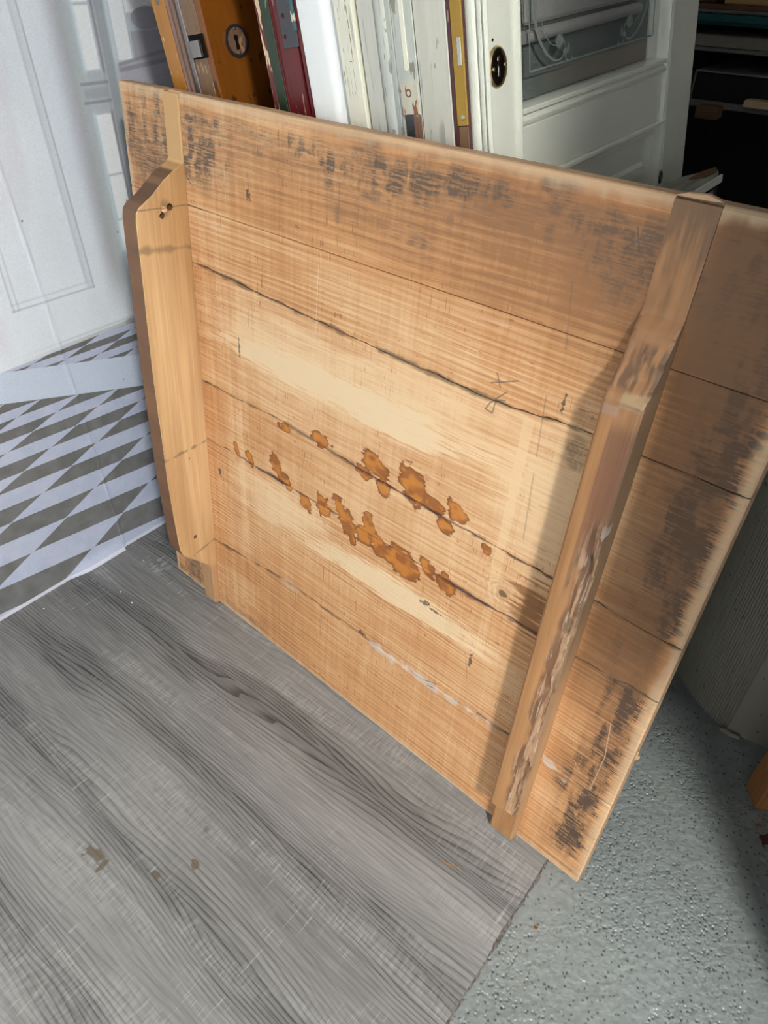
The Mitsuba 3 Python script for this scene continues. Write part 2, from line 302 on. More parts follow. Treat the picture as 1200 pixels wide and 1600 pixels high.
    for tj, a in ((t2, 0.7), (t3, 0.6), (t4, 0.65), (t5, 0.7)):
        d = dr.abs(t - tj)
        c = mix(c, (0.10, 0.070, 0.048), a * (1 - smoothstep(0.0004, 0.0060, d + 0.016 * (gs - 0.40) + 0.006 * (g3 - .45))))
    c = mix(c, (0.62, 0.58, 0.52), 0.55 * (1 - smoothstep(0.002, 0.014, dr.abs(t - t5 + 0.003) + 0.035 * (fbm(s * 60, t * 60, 3, 3) - 0.40))) * smoothstep(0.40, 0.6, noise(s * 11, 3.0, 5)))
    # wet orange varnish stains
    wv = 0.5 * (noise(s * 110, t * 110, 4) - 0.5) + 0.30 * (noise(s * 60, t * 400, 9) - 0.5) + 0.35 * (noise(s * 45, t * 45, 7) - 0.5)
    e = mi.Float(9.0)
    for q in STAINS:
        e1 = ell(s - 0.25 * (t - q[1]) * -1, t, q[0], q[1], q[2] * 1.12, q[3] * 1.2)
        kk = dr.clip(0.5 + (e1 - e) / 0.5, 0, 1)
        e = e1 * (1 - kk) + e * kk - 0.125 * 2 * kk * (1 - kk)
    st = 1 - smoothstep(0.93, 1.06, e + wv)
    c = mix(c, mix(mix((0.50, 0.175, 0.022), (0.28, 0.080, 0.012), smoothstep(0.40, 0.68, fbm(s * 45, t * 60, 17, 2))), (0.19, 0.052, 0.010), smoothstep(0.62, 1.0, e + 0.6 * wv)), 0.88 * st)
    for tj, a0, a1 in ((t3, 0.60, 1.03), (t4, 0.33, 0.47), (t4, 0.80, 1.03)):
        c = mix(c, (0.085, 0.036, 0.030), 0.85 * band(s, a0, a1, 0.03) * (1 - smoothstep(0.0008, 0.0065, dr.abs(t - tj) + 0.012 * (gs - 0.42))))
    # knots
    for cs, ct, r in ((0.9317, 0.517, 0.034), (0.684, 0.987, 0.030), (0.28, 1.005, 0.02)):
        e = ell(s, t, cs, ct, r * (1.35 if r > 0.032 else 2.3), r * (1 if r > 0.032 else 0.7)) + 0.4 * (g1 - 0.5)
        rg = e * 4 + 1.2 * (g1 - 0.5); rg = rg - dr.floor(rg)
        c = mix(c, (0.50, 0.30, 0.165), (0.5 if r > 0.032 else 0.28) * (1 - smoothstep(0.75, 1.1, e)) * smoothstep(0.35, 0.9, rg))
        c = mix(c, (0.10, 0.055, 0.03), 0.8 * (1 - smoothstep(0.10, 0.19, e)) * (1.0 if r > 0.032 else 0.3))
    c = mix(c, (0.22, 0.085, 0.025), 0.75 * (1 - smoothstep(0.5, 1.05, ell(s, t, 0.985, 0.520, 0.035, 0.055) + 1.6 * (noise(s * 15, t * 260, 2) - 0.5))))
    for cs, ct, rs, rt in ((0.793, 0.404, 0.012, 0.006), (0.815, 0.400, 0.02, 0.003), (0.652, 0.231, 0.012, 0.006), (0.218, 0.405, 0.005, 0.012), (0.345, 0.985, 0.006, 0.010), (0.305, 0.715, 0.003, 0.02), (0.90, 0.345, 0.004, 0.02), (0.955, 0.855, 0.003, 0.018)):
        c = mix(c, (0.06, 0.045, 0.035), 0.8 * (1 - smoothstep(0.5, 1.05, ell(s, t, cs, ct, rs, rt) + 1.2 * (noise(s * 300, t * 300, 1) - 0.5))))
    shade_patina = smoothstep(1.055, 1.085, s) * smoothstep(0.25, 0.62, t + 0.25 * (g3 - 0.5)) * (1 - smoothstep(1.165, 1.19, s))  # aged brown wood, with the shade of the right end put into the colour
    c = mix(c, (0.105, 0.056, 0.030), 0.66 * shade_patina)
    c = mix(c, (0.20, 0.105, 0.056), 0.36 * smoothstep(0.55, 1.0, s) * smoothstep(0.86, 1.0, t) * (1 - smoothstep(1.07, 1.1, t)))  # right half of the top board: same mix of browning and painted shade
    up_, out_ = n.x * TU[0] + n.y * TU[1] + n.z * TU[2], n.x * TE[0] + n.y * TE[1]
    rim = smoothstep(0.55, 0.8, dr.maximum(dr.abs(up_), dr.abs(out_))) * (1 - smoothstep(-0.0035, -0.0015, h))
    c = mix(c, mix((0.30, 0.205, 0.130), (0.20, 0.135, 0.085), g1), 0.85 * rim)
    # pencil lines and joiner's marks
    pen = mi.Float(0.0)
    for q in ((0.981, 1.0497, 1.0015, 1.069), (0.9895, 1.074, 0.9985, 1.050), (0.846, 0.843, 0.886, 0.860), (0.853, 0.859, 0.861, 0.842), (0.8500, 0.815, 0.8727, 0.8394), (0.8500, 0.815, 0.8440, 0.803), (0.844, 0.803, 0.856, 0.801), (0.856, 0.801, 0.858, 0.819), (0.858, 0.822, 0.872, 0.826),
              (0.815, 0.225, 0.846, 0.238), (0.823, 0.217, 0.838, 0.221), (0.1775, 0.9405, 0.222, 0.9405), (0.186, 1.02, 0.176, 1.002), (0.176, 1.035, 0.189, 1.035), (0.181, 0.988, 0.192, 0.977),):
        pen = dr.maximum(pen, seg(s, t, *q, 0.0014))
    for q in ((0.9295, 0.855, 0.945, 0.62), (0.27, 0.94, 0.268, 0.885), (0.548, 1.04, 0.5475, 0.955), (0.885, 0.372, 0.915, 0.235), (0.93, 1.0, 0.95, 0.86), (0.23, 0.44, 0.228, 0.27), (0.335, 0.80, 0.332, 0.66)):
        pen = dr.maximum(pen, 0.5 * seg(s, t, *q, 0.0014) * smoothstep(0.3, 0.6, noise(s * 30, t * 45, 3)))
    c = mix(c, (0.10, 0.085, 0.075), 0.65 * pen)
    for q in ((0.51, 0.945, 0.50, 0.62), (0.463, 0.22, 0.462, 0.06), (0.455, 0.21, 0.454, 0.06), (0.58, 0.78, 0.573, 0.62), (0.42, 0.70, 0.418, 0.60)):
        c = mix(c, (0.78, 0.60, 0.38), 0.42 * seg(s, t, *q, 0.0014) * smoothstep(0.25, 0.6, noise(s * 20, t * 30, 4)))
    for q in ((1.150, 0.40, 1.160, 0.33), (1.160, 0.33, 1.158, 0.24), (1.120, 0.28, 1.135, 0.262)):
        c = mix(c, (0.60, 0.48, 0.35), 0.40 * seg(s, t, *q, 0.0012))
    # rubbed pale arrises
    ed = dr.minimum(dr.minimum(s, 1.1973 - s), dr.minimum(t, 1.111 - t))
    c = mix(c, (0.60, 0.46, 0.30), 0.55 * (1 - rim) * (1 - smoothstep(0.003, 0.020, ed + 0.012 * (g2 - 0.5))))
    return c
def table_bump(p, n, uv):
    s, t, h = loc(p, FT)
    ww = fbm(s * 2.2, t * 11, 5, 2); tt = t + 0.018 * (ww - 0.5)
    ph = tt / 0.0095
    return 0.45 * dr.sin(ph * 6.2832) * noise(s * 4, t * 14, 4) + noise(s * 26, tt * 500, 1) + 0.8 * noise(s * 110, t * 14, 2) + 1.5 * fbm(s * 50, t * 70, 3, 2) * smoothstep(1.09, 1.13, s)
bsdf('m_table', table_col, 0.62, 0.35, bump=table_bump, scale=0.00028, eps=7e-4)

W, HT, TH = 1.1973, 1.111, 0.028
S = np.linspace(0, W, 180)
GROOVES = [to_man(box(0.1345, 0.1788, -0.1, 1.3, -0.0105, 0.05)), to_man(box(1.0194, 1.0686, -0.1, 1.3, -0.0105, 0.05))]
def board(i):
    """Board i, counted from the top: its lower joint is seam i + 1, its upper joint seam i."""
    def edge(j, sgn):
        if j == 0: t = np.full_like(S, HT); t += 0.0016 * (meshkit.fbm(np.c_[S * 9, S * 0 + 3, S * 0], 3) - 0.5); b = np.full_like(S, 0.004); return t, b
        if j == 6: return np.zeros_like(S) + 0.001 * (meshkit.fbm(np.c_[S * 9, S * 0 + 5, S * 0], 3) - 0.5), np.full_like(S, 0.003)
        w = 0.0 if j == 1 else 1.0
        t = seam_t(j, S) + w * 0.0025 * (meshkit.fbm(np.c_[S * 22, S * 0 + j, S * 0], 3) - 0.5) + sgn * (0.0004 if j == 1 else 0.0007)
        ch = np.clip(meshkit.fbm(np.c_[S * 40, S * 0 + 7 * j + sgn, S * 0], 3) - 0.52, 0, 1) * w
        return t, 0.0006 + 0.013 * ch
    lo, bl = edge(i + 1, +1); hi, bh = edge(i, -1)
    pts = np.vstack([np.c_[S, lo], np.c_[S[::-1], hi[::-1]]]); bev = np.r_[bl, bh[::-1]]
    for q in (0, len(S) - 1, len(S), 2 * len(S) - 1): bev[q] = 0.003
    m = to_man(slab(pts, -TH, 0.0, bev, np.minimum(bev, 0.004)))
    for g in GROOVES: m = m - g
    return of_man(m)
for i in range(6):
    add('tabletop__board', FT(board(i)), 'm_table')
tag('tabletop', 'large stripped pine tabletop seen from underneath, leaning on the row of old doors', 'tabletop')

def batten_side_col(p, n, uv):
    s, t, h = loc(p, FT)
    g = noise(t * 8, h * 320, s * 300); g2 = fbm(t * 3, h * 26, 2, 3); g3 = fbm(t * 30, h * 90, 5, 2)
    k = 0.38 + 1.1 * (g2 - 0.5) + 0.5 * (g - 0.5) + 0.35 * (1 - smoothstep(0.0, 0.03, h)) + 0.5 * (noise(t * 2.2, h * 30, 8) - 0.5)
    c = mix((0.68, 0.45, 0.235), (0.42, 0.235, 0.10), dr.clip(k, 0, 1))
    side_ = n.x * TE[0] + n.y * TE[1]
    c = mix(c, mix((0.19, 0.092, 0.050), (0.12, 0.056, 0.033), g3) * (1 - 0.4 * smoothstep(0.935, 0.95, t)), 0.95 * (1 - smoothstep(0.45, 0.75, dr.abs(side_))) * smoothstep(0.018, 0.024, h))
    c = mix(c, mix((0.30, 0.16, 0.075), (0.52, 0.30, 0.13), g2), 0.35 * smoothstep(0.5, 0.8, fbm(t * 4, h * 45, 7, 3)))
    tp = smoothstep(1.004, 1.008, t)
    c = mix(c, mix((0.72, 0.50, 0.26), (0.56, 0.33, 0.14), g2), tp * 0.8)
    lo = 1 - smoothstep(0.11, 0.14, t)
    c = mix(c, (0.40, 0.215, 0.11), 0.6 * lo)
    mark = (1 - smoothstep(0.0, 0.009, dr.abs(t - 0.872 - 0.05 * (h - 0.05)) + 0.016 * (fbm(t * 40, h * 45, 9, 3) - 0.42))) * 0.5
    mark = dr.maximum(mark, 0.6 * (1 - smoothstep(0.0, 0.006, dr.abs(t - 0.46 - 0.12 * (0.05 - h)) + 0.012 * (g3 - 0.4))))
    mark = dr.maximum(mark, 0.55 * (1 - smoothstep(0.0005, 0.002, dr.abs(t - 0.9405) + 0.001 * (g3 - .4))))
    mark = dr.maximum(mark, 0.5 * (1 - smoothstep(0.0, 0.004, dr.abs(t - 0.185 - 0.5 * (0.05 - h) * 0.6) + 0.006 * (g3 - 0.4))))
    mark = dr.maximum(mark, 0.5 * (1 - smoothstep(0.2, 1.0, ell(t, h, 0.94, 0.046, 0.022, 0.012) + 0.7 * (g3 - .5))))
    return mix(c, (0.12, 0.085, 0.055), mark)
bsdf('m_batten', batten_side_col, 0.6, 0.35, bump=lambda p, n, uv: noise(loc(p, FT)[1] * 8, loc(p, FT)[2] * 320, loc(p, FT)[0] * 320) + noise(p.z * 60, p.x * 200, p.y * 200), scale=0.0002, eps=7e-4)

def left_batten():
    up = [(1.1085, -0.0100), (1.1085, 0.0022), (1.0100, 0.0030), (1.0045, 0.0070), (0.996, 0.0230), (0.984, 0.0420), (0.972, 0.0560), (0.962, 0.0680), (0.953, 0.0820), (0.945, 0.0950), (0.938, 0.1010), (0.925, 0.1035)]
    ts = np.linspace(0.90, 0.24, 26)
    mid = [(t, np.interp(t, [0.2, 0.4, 0.65, 0.92], [0.0935, 0.104, 0.107, 0.1035]) + 0.0012 * (meshkit.fbm(np.array([[t * 12, 0, 0]]), 3)[0] - .5)) for t in ts]
    lo = [(0.212, 0.0925), (0.196, 0.0870), (0.186, 0.0780), (0.165, 0.0560), (0.142, 0.0330), (0.128, 0.0190), (0.120, 0.0150), (0.06, 0.0135), (0.004, 0.0115), (0.0005, 0.0070), (0.0005, -0.0100)]
    m = slab(up + mid + lo, 0, 0.0415, 0.0016)
    m = swap(m, (2, 0, 1)); m.vertices = np.asarray(m.vertices) + [0.1361, 0, 0]
    M = to_man(m)
    for t, h, r, d in ((0.938, 0.050, 0.0055, 0.02), (0.928, 0.053, 0.0050, 0.03), (0.9405, 0.036, 0.0060, 0.03), (0.232, 0.051, 0.0046, 0.03), (0.439, 0.046, 0.0014, 0.02)):
        M = M - m3.Manifold.cylinder(0.2, r, r, 24).rotate([0, 90, 0]).translate([0.1776 - d, t, h])
    return FT(of_man(M))
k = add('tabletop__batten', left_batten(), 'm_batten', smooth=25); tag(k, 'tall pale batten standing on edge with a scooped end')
k = add('tabletop__batten__dowel', FT(swap(trimesh.creation.cylinder(radius=0.0048, height=0.014, sections=18), (2, 0, 1)).apply_translation([0.1745, 0.9385, 0.0500])), 'm_table', smooth=40)

def rbat_col(p, n, uv):
    s, t, h = loc(p, FT)
    u = (s - 1.0197) / 0.0486
    g = noise(t * 9, s * 420, h * 200); g2 = fbm(t * 5, s * 40, 2, 3); g3 = fbm(t * 26, s * 120, 5, 3)
    full = 1 - smoothstep(0.86, 0.90, t)
    orange = mix((0.44, 0.225, 0.095), (0.30, 0.14, 0.055), g2 + 0.6 * (g - 0.5))
    red = mix((0.25, 0.118, 0.062), (0.15, 0.070, 0.040), g2 + 0.6 * (g - 0.5))
    c = mix(orange, red, smoothstep(0.34, 0.40, u + 0.04 * (g2 - 0.5)) * full * smoothstep(0.55, 0.75, t + 0.08 * (g2 - .5)))
    c = mix(c, mix((0.40, 0.205, 0.095), (0.27, 0.13, 0.06), g3), (1 - full) * 0.9)
    bark = smoothstep(0.42, 0.60, u + 0.5 * (fbm(t * 16, 3.0, 4, 3) - 0.5)) * (1 - smoothstep(0.72, 0.76, t)) * smoothstep(0.02, 0.028, h)
    bk = mix((0.12, 0.060, 0.036), (0.42, 0.26, 0.155), smoothstep(0.40, 0.72, fbm(t * 18 + 2.0 * g2, s * 260, 8, 3)))
    c = mix(c, bk, 0.8 * bark)
    c = mix(c, (0.11, 0.062, 0.038), 0.75 * band(t, 0.915, 0.965, 0.006) * smoothstep(0.3, 0.5, g3) * smoothstep(0.012, 0.02, h))
    c = mix(c, (0.42, 0.30, 0.17), 0.7 * band(t, 0.897, 0.914, 0.003) * smoothstep(0.38, 0.45, u))
    c = mix(c, (0.34, 0.235, 0.17), 0.55 * band(t, 0.884, 0.896, 0.002) * (1 - smoothstep(0.4, 0.5, u)))
    c = mix(c, (0.105, 0.072, 0.050), 0.62 * smoothstep(1.030, 1.095, t + 0.07 * (g3 - 0.5) + 0.05 * (g - 0.5)))
    side = smoothstep(0.5, 0.8, n.x * TE[0] + n.y * TE[1])
    c = mix(c, mix((0.30, 0.185, 0.10), (0.13, 0.09, 0.055), smoothstep(0.25, 0.7, t)), 0.85 * side)  # side face darkens upward: shade put into its colour
    return mix(c, (0.62, 0.58, 0.54), 0.30 * smoothstep(0.68, 0.76, fbm(t * 26, s * 300, 1, 3)) * bark)
bsdf('m_batten_rough', rbat_col, 0.5, 0.45, bump=lambda p, n, uv: noise(loc(p, FT)[1] * 12, loc(p, FT)[0] * 420, loc(p, FT)[2] * 200), scale=0.0003, eps=7e-4)

def right_batten():
    s0, s1 = 1.0197, 1.0683
    tt = np.unique(np.r_[np.linspace(0.0008, 1.1085, 420), 0.1085, 0.1100, 0.904, 0.993]); ss = np.linspace(s0, s1, 16)
    G = np.stack(np.meshgrid(tt, ss, indexing='ij'), -1); t, s = G[..., 0], G[..., 1]; u = (s - s0) / (s1 - s0)
    hgt = np.interp(tt, [0, 0.004, 0.108, 0.1105, 0.3, 0.6, 0.86, 0.903, 0.918, 0.932, 0.955, 0.978, 0.992, 1.0, 1.1], [0.0165, 0.0195, 0.0215, 0.0480, 0.0470, 0.0460, 0.0455, 0.0445, 0.038, 0.029, 0.024, 0.013, 0.0030, 0.0012, 0.0008])
    h = np.repeat(hgt[:, None], len(ss), 1)
    P3 = np.stack([t * 30, s * 120, t * 0], -1)
    facets = np.abs(meshkit.noise(np.stack([t * 70, s * 60, t * 0], -1), 3) - 0.5)
    h -= 0.010 * facets * ((t > 0.912) & (t < 0.975))
    full = (t < 0.9) & (t > 0.111)
    h -= np.where(full, 0.0016 * np.clip((u - 0.38) / 0.05, 0, 1), 0)                      # the plane's ridge along the face
    bark = np.clip((u - 0.50 + 0.55 * (meshkit.fbm(np.stack([t * 14, t * 0 + 3, t * 0], -1), 3) - 0.5)) / 0.5, 0, 1)
    bark *= np.clip((0.74 - t) / 0.06, 0, 1) * full
    h -= bark * (0.004 + 0.022 * np.clip(meshkit.fbm(P3, 3, 5) - 0.28, 0, 1))
    h -= np.where(full & (t > 0.74), 0.0015 * u, 0)
    h -= 0.0025 * np.clip(1 - np.minimum(u, 1 - u) / 0.06, 0, 1) * (h > 0.006)
    h -= np.where(t < 0.109, 0.008 * np.clip((0.006 - t) / 0.006, 0, 1), 0)
    h = np.maximum(h, 0.0005)
    nt, ns = h.shape
    top = np.stack([s, t, h], -1).reshape(-1, 3); bot = top.copy(); bot[:, 2] = -0.0100
    V = np.vstack([top, bot]); F = []; N = nt * ns
    idx = np.arange(N).reshape(nt, ns)
    a, b, c_, d = idx[:-1, :-1].ravel(), idx[1:, :-1].ravel(), idx[1:, 1:].ravel(), idx[:-1, 1:].ravel()
    F += [np.c_[a, c_, b], np.c_[a, d, c_], np.c_[a, b, c_] + N, np.c_[a, c_, d] + N]
    ring = np.r_[idx[:, 0], idx[-1, 1:], idx[-2::-1, -1], idx[0, -2:0:-1]]
    r2 = np.roll(ring, -1); F += [np.c_[ring, r2, r2 + N], np.c_[ring, r2 + N, ring + N]]
    m = trimesh.Trimesh(V, np.vstack(F), process=False); trimesh.repair.fix_normals(m)
    return FT(m)
k = add('tabletop__batten', right_batten(), 'm_batten_rough', smooth=28); tag(k, 'rough hewn reddish batten with bark along one edge')
# slivers: frayed splinter at the right edge, chip out of the top edge
k = add('tabletop__splinter', FT(slab([(1.1965, 0.345), (1.2010, 0.347), (1.2035, 0.3535), (1.2012, 0.360), (1.2000, 0.3565), (1.1990, 0.366), (1.1965, 0.364)], -0.016, -0.0145, 0.0004)), 'm_table')
k = add('tabletop__splinter', FT(slab([(1.015, 1.1105), (1.055, 1.1105), (1.068, 1.1125), (1.050, 1.117), (1.03, 1.1155)], -0.012, -0.004, 0.001)), 'm_table')

# ------------------------------------------------------------------ printed photo backdrop
HX = -1.446
def back_col(p, n, uv):
    y, z = p.y, p.z
    f1 = fbm(y * 40, z * 40, 1, 2); weave = noise(y * 700, z * 700, 2)
    big = fbm(y * 6, z * 3, 4, 2)
    c = mix((0.69, 0.755, 0.83), (0.78, 0.835, 0.885), big)
    c = mix(c, (0.66, 0.67, 0.72), 0.5 * smoothstep(0.45, 0.7, fbm(y * 9, z * 3, 7, 2)))
    # panel mouldings of the printed door
    def ln(a, b, w, f): return 1 - smoothstep(w, w + f, dr.abs(a - b))
    yl = 0.767 + (1.21 - z) * 0.030
    inz = smoothstep(0.700, 0.704, z); iny = 1 - smoothstep(0.0, 0.004, y - yl)
    dk = ln(y, yl, 0.0006, 0.003) * inz + 0.55 * ln(y, yl - 0.014, 0.0006, 0.004) * smoothstep(0.716, 0.72, z)
    zb = 0.705
    dk = dk + (0.8 * ln(z, zb, 0.0006, 0.003) + 0.4 * ln(z, zb + 0.013, 0.0005, 0.003)) * iny * smoothstep(0.592, 0.596, y)
    dk = dk + (0.7 * ln(y, 0.598, 0.0006, 0.003) + 0.5 * ln(y, 0.609, 0.0006, 0.003)) * inz * (1 - smoothstep(0.86, 0.90, z))
    c = mix(c, (0.33, 0.35, 0.39), dr.clip(dk, 0, 1) * 0.6)
    c = mix(c, (0.56, 0.60, 0.67), 0.55 * band(y - yl, -0.016, -0.002, 0.004) * inz + 0.35 * band(y - yl, -0.10, -0.03, 0.03) * smoothstep(0.72, 0.8, z) * noise(y * 14, z * 9, 3))
    # shaded jamb, mullions and rails
    sh = band(y, 0.822, 0.862, 0.022) * smoothstep(0.60, 0.75, z)
    c = mix(c, (0.38, 0.38, 0.41), 0.75 * sh)
    c = mix(c, (0.40, 0.46, 0.45), 0.45 * band(y, 0.842, 0.868, 0.006) * smoothstep(0.66, 0.74, z))
    win = smoothstep(0.862, 0.868, y) * smoothstep(0.64, 0.68, z)
    c = mix(c, (0.50, 0.56, 0.60), 0.8 * win)
    lite = (0.90, 0.93, 0.95)
    sky_ = dr.maximum(rect(y, z, 0.872, 0.905, 1.103, 1.205), rect(y, z, 0.950, 0.982, 1.114, 1.32))
    sky_ = dr.maximum(sky_, dr.maximum(rect(y, z, 0.874, 0.909, 0.917, 1.027), dr.maximum(rect(y, z, 0.876, 0.912, 0.828, 0.913), rect(y, z, 0.874, 0.911, 0.725, 0.824))))
    sky_ = dr.maximum(sky_, dr.maximum(rect(y, z, 0.872, 0.905, 1.210, 1.50), rect(y, z, 0.984, 1.12, 1.19, 1.5)))
    c = mix(c, lite, sky_)
    c = mix(c, (0.62, 0.76, 0.82), 0.6 * band(y, 0.868, 0.876, 0.003) * smoothstep(0.70, 0.75, z))
    c = mix(c, (0.28, 0.25, 0.28), 0.75 * ln(y, 0.9125, 0.0015, 0.003) * smoothstep(0.70, 0.8, z))
    c = mix(c, (0.36, 0.40, 0.42), 0.85 * band(y, 0.917, 0.938, 0.004) * smoothstep(0.62, 0.7, z))
    c = mix(c, (0.66, 0.76, 0.82), 0.7 * band(y, 0.940, 0.949, 0.003) * smoothstep(1.10, 1.12, z))
    right = smoothstep(0.984, 0.988, y)
    urn = 1 - smoothstep(0.92, 1.04, ell(y, z, 1.032, 1.180, 0.038, 0.020))
    ped = rect(y, z, 0.988, 1.20, 1.095, 1.160, 0.002)
    c = mix(c, (0.42, 0.42, 0.47), dr.maximum(urn, ped))
    rail = smoothstep(0.944, 0.95, y) * (1 - smoothstep(1.108, 1.112, z)) * smoothstep(0.9, 0.95, z)
    c = mix(c, (0.50, 0.50, 0.56), rail)
    c = mix(c, (0.30, 0.29, 0.34), 0.8 * smoothstep(0.944, 0.95, y) * (ln(z, 1.098 + (y - .95) * .08, 0.002, 0.004) + ln(z, 1.107 + (y - .95) * .15, 0.0015, 0.003)))
    mid = rect(y, z, 0.853, 0.918, 1.032, 1.098, 0.004)
    c = mix(c, (0.50, 0.53, 0.56), 0.7 * mid)
    c = mix(c, (0.28, 0.29, 0.33), 0.8 * (ln(z, 1.081, 0.0012, 0.003) + ln(z, 1.049, 0.0012, 0.003)) * band(y, 0.855, 0.917, 0.002))
    c = mix(c, (0.36, 0.37, 0.41), 0.6 * rect(y, z, 0.860, 0.912, 1.055, 1.073, 0.004))
    # skirting of the printed room, then its floor
    fl = 1 - smoothstep(0.597, 0.601, z + (0.85 - y) * 0.02)
    c = mix(c, (0.34, 0.34, 0.36), 0.55 * (ln(z, 0.603 - (0.85 - y) * 0.02, 0.001, 0.006) + 0.5 * ln(z, 0.612 - (0.85 - y) * 0.01, 0.001, 0.003)) * smoothstep(0.55, 0.75, y))
    c = mix(c, (0.22, 0.17, 0.14), 0.5 * (1 - smoothstep(0.2, 1.2, ell(y, z, 0.852, 0.604, 0.02, 0.008))))
    w = 0.08165 * y - 1.04227 * z + 1
    ii, jj = (2.99995 * y - 6.82084 * z - 0.43482) / w, (1.84381 * y + 14.0666 * z - 1.91278) / w
    q = dr.floor(ii) + dr.floor(jj); q = q - 2 * dr.floor(q / 2)
    fi, fj = ii - dr.floor(ii), jj - dr.floor(jj)
    aa = dr.minimum(dr.minimum(fi, 1 - fi), dr.minimum(fj, 1 - fj))
    tile = mix((0.42, 0.47, 0.61), (0.50, 0.55, 0.68), f1)
    darkt = mix((0.120, 0.124, 0.120), (0.185, 0.190, 0.195), f1)
    ch = mix(tile, darkt, dr.select(q > 0.5, smoothstep(0.0, 0.02, aa), 0.0))
    zl = 0.528 + (y - 0.509) * -0.279; zu = 0.584 + (y - 0.569) * -0.239
    ch = mix(ch, (0.55, 0.63, 0.76), smoothstep(zl - 0.001, zl + 0.001, z) * (1 - smoothstep(zu - 0.001, zu + 0.001, z)))
    zs = 0.010 + 0.010 * smoothstep(0.56, 0.66, y)
    ch = mix(ch, (0.66, 0.68, 0.78), 1 - smoothstep(0.010, 0.014, z))
    c = mix(c, ch, fl)
    c = c * (0.94 + 0.12 * weave)
    sp = 1 - smoothstep(0.0016, 0.0026, dr.sqrt(dr.square(y - 0.668) + dr.square(z - 0.868)))
    for a, b in ((0.592, 0.139), (0.868, 0.802), (0.80, 0.47), (0.905, 0.86)):
        sp = dr.maximum(sp, 1 - smoothstep(0.0014, 0.0026, dr.sqrt(dr.square(y - a) + dr.square(z - b))))
    return mix(c, (0.08, 0.07, 0.08), 0.8 * sp)
bsdf('m_backdrop', back_col, 0.55, 0.35)
def backdrop_mesh():
    ys = np.unique(np.r_[np.linspace(-0.9, 1.75, 130), np.linspace(0.45, 0.9, 130), 0.6825, 0.6865])
    zs = np.unique(np.r_[np.linspace(0.0012, 0.16, 40), np.linspace(0.16, 2.35, 110)])
    Y, Z = np.meshgrid(ys, zs, indexing='ij')
    P = np.stack([Y * 1.3, Z * 1.1, Y * 0], -1)
    X = HX + 0.010 * (meshkit.fbm(P, 3, 2) - 0.5) * np.clip(Z / 0.3, 0, 1)
    fold = np.abs(Y - (0.690 - 0.035 * Z / 1.0))
    X = X + 0.0018 * np.exp(-(fold / 0.0022) ** 2)
    X = X + 0.0015 * (meshkit.fbm(P * 9, 3, 8) - 0.5)
    curl = np.exp(-((Z - 0.0) / 0.022) ** 2) * np.clip((Y - 0.52) / 0.05, 0, 1) * (Y < 0.6830)
    X = X + 0.013 * curl
    nt, ns = X.shape; idx = np.arange(nt * ns).reshape(nt, ns)
    front = np.stack([X, Y, Z], -1).reshape(-1, 3); back = front - [0.0012, 0, 0]
    F = []
    a, b, c_, d = idx[:-1, :-1], idx[1:, :-1], idx[1:, 1:], idx[:-1, 1:]
    keep = np.ones(a.shape, bool)
    k0 = np.searchsorted(ys, 0.6825 - 1e-6)
    for zi in range(len(zs) - 1):
        if zs[zi] < 0.050: keep[k0, zi] = False                   # the tear above the lower edge
    a, b, c_, d = (q[keep] for q in (a, b, c_, d)); N = nt * ns
    F = np.vstack([np.c_[a, b, c_], np.c_[a, c_, d], np.c_[a, c_, b] + N, np.c_[a, d, c_] + N])
    ring = np.r_[idx[:, 0], idx[-1, 1:], idx[-2::-1, -1], idx[0, -2:0:-1]]; r2 = np.roll(ring, -1)
    F = np.vstack([F, np.c_[ring, r2 + N, r2], np.c_[ring, ring + N, r2 + N]])
    return trimesh.Trimesh(np.vstack([front, back]), F, process=False)
k = add('photo_backdrop', backdrop_mesh(), 'm_backdrop', smooth=True)
tag(k, 'hanging paper photo backdrop printed with a pale panelled interior and grey white checkered floor', 'backdrop')

# ------------------------------------------------------------------ the row of old doors
def paint(name, c0, c1, chip=None, chip_amt=0.0, rough=0.4, streak=0.35, clear=0.0, wear=0.0):
    def f(p, n, uv):
        a, b, v = loc(p, FS)
        g = noise(a * 260, b * 260, v * 6); g2 = fbm(a * 40, b * 12, v * 9, 3)
        c = mix(c0, c1, dr.clip(0.5 + 1.3 * (g2 - 0.5) + streak * (g - 0.5), 0, 1))
        if wear: c = mix(c, c * 0.45, wear * smoothstep(0.68, 0.9, noise(a * 420, b * 420, v * 16)) * smoothstep(0.4, 0.65, noise(a * 60, 3.0, v * 22)))
        if chip is not None:
            g3 = fbm(a * 190, b * 90 + 7, v * 42, 3)
            c = mix(c, chip, smoothstep(0.72 - chip_amt, 0.76 - chip_amt, g3))
        return c
    return bsdf(name, f, rough, 0.5, bump=lambda p, n, uv: noise(loc(p, FS)[0] * 300, loc(p, FS)[1] * 300, loc(p, FS)[2] * 8), scale=0.00025, clear=clear)
paint('m_varnish', (0.215, 0.066, 0.006), (0.135, 0.038, 0.004), (0.07, 0.025, 0.008), 0.0, 0.30, clear=0.3)
paint('m_varnish_light', (0.44, 0.19, 0.028), (0.34, 0.13, 0.016), (0.6, 0.4, 0.2), -0.06, 0.33, clear=0.25)
paint('m_oldwood', (0.21, 0.115, 0.075), (0.12, 0.060, 0.040), (0.45, 0.30, 0.20), 0.02, 0.5, wear=0.6)
paint('m_red', (0.130, 0.012, 0.013), (0.085, 0.008, 0.009), (0.30, 0.13, 0.10), 0.0, 0.36, wear=0.6)
paint('m_green', (0.017, 0.038, 0.014), (0.010, 0.024, 0.009), (0.16, 0.19, 0.13), -0.03, 0.35, wear=0.6)
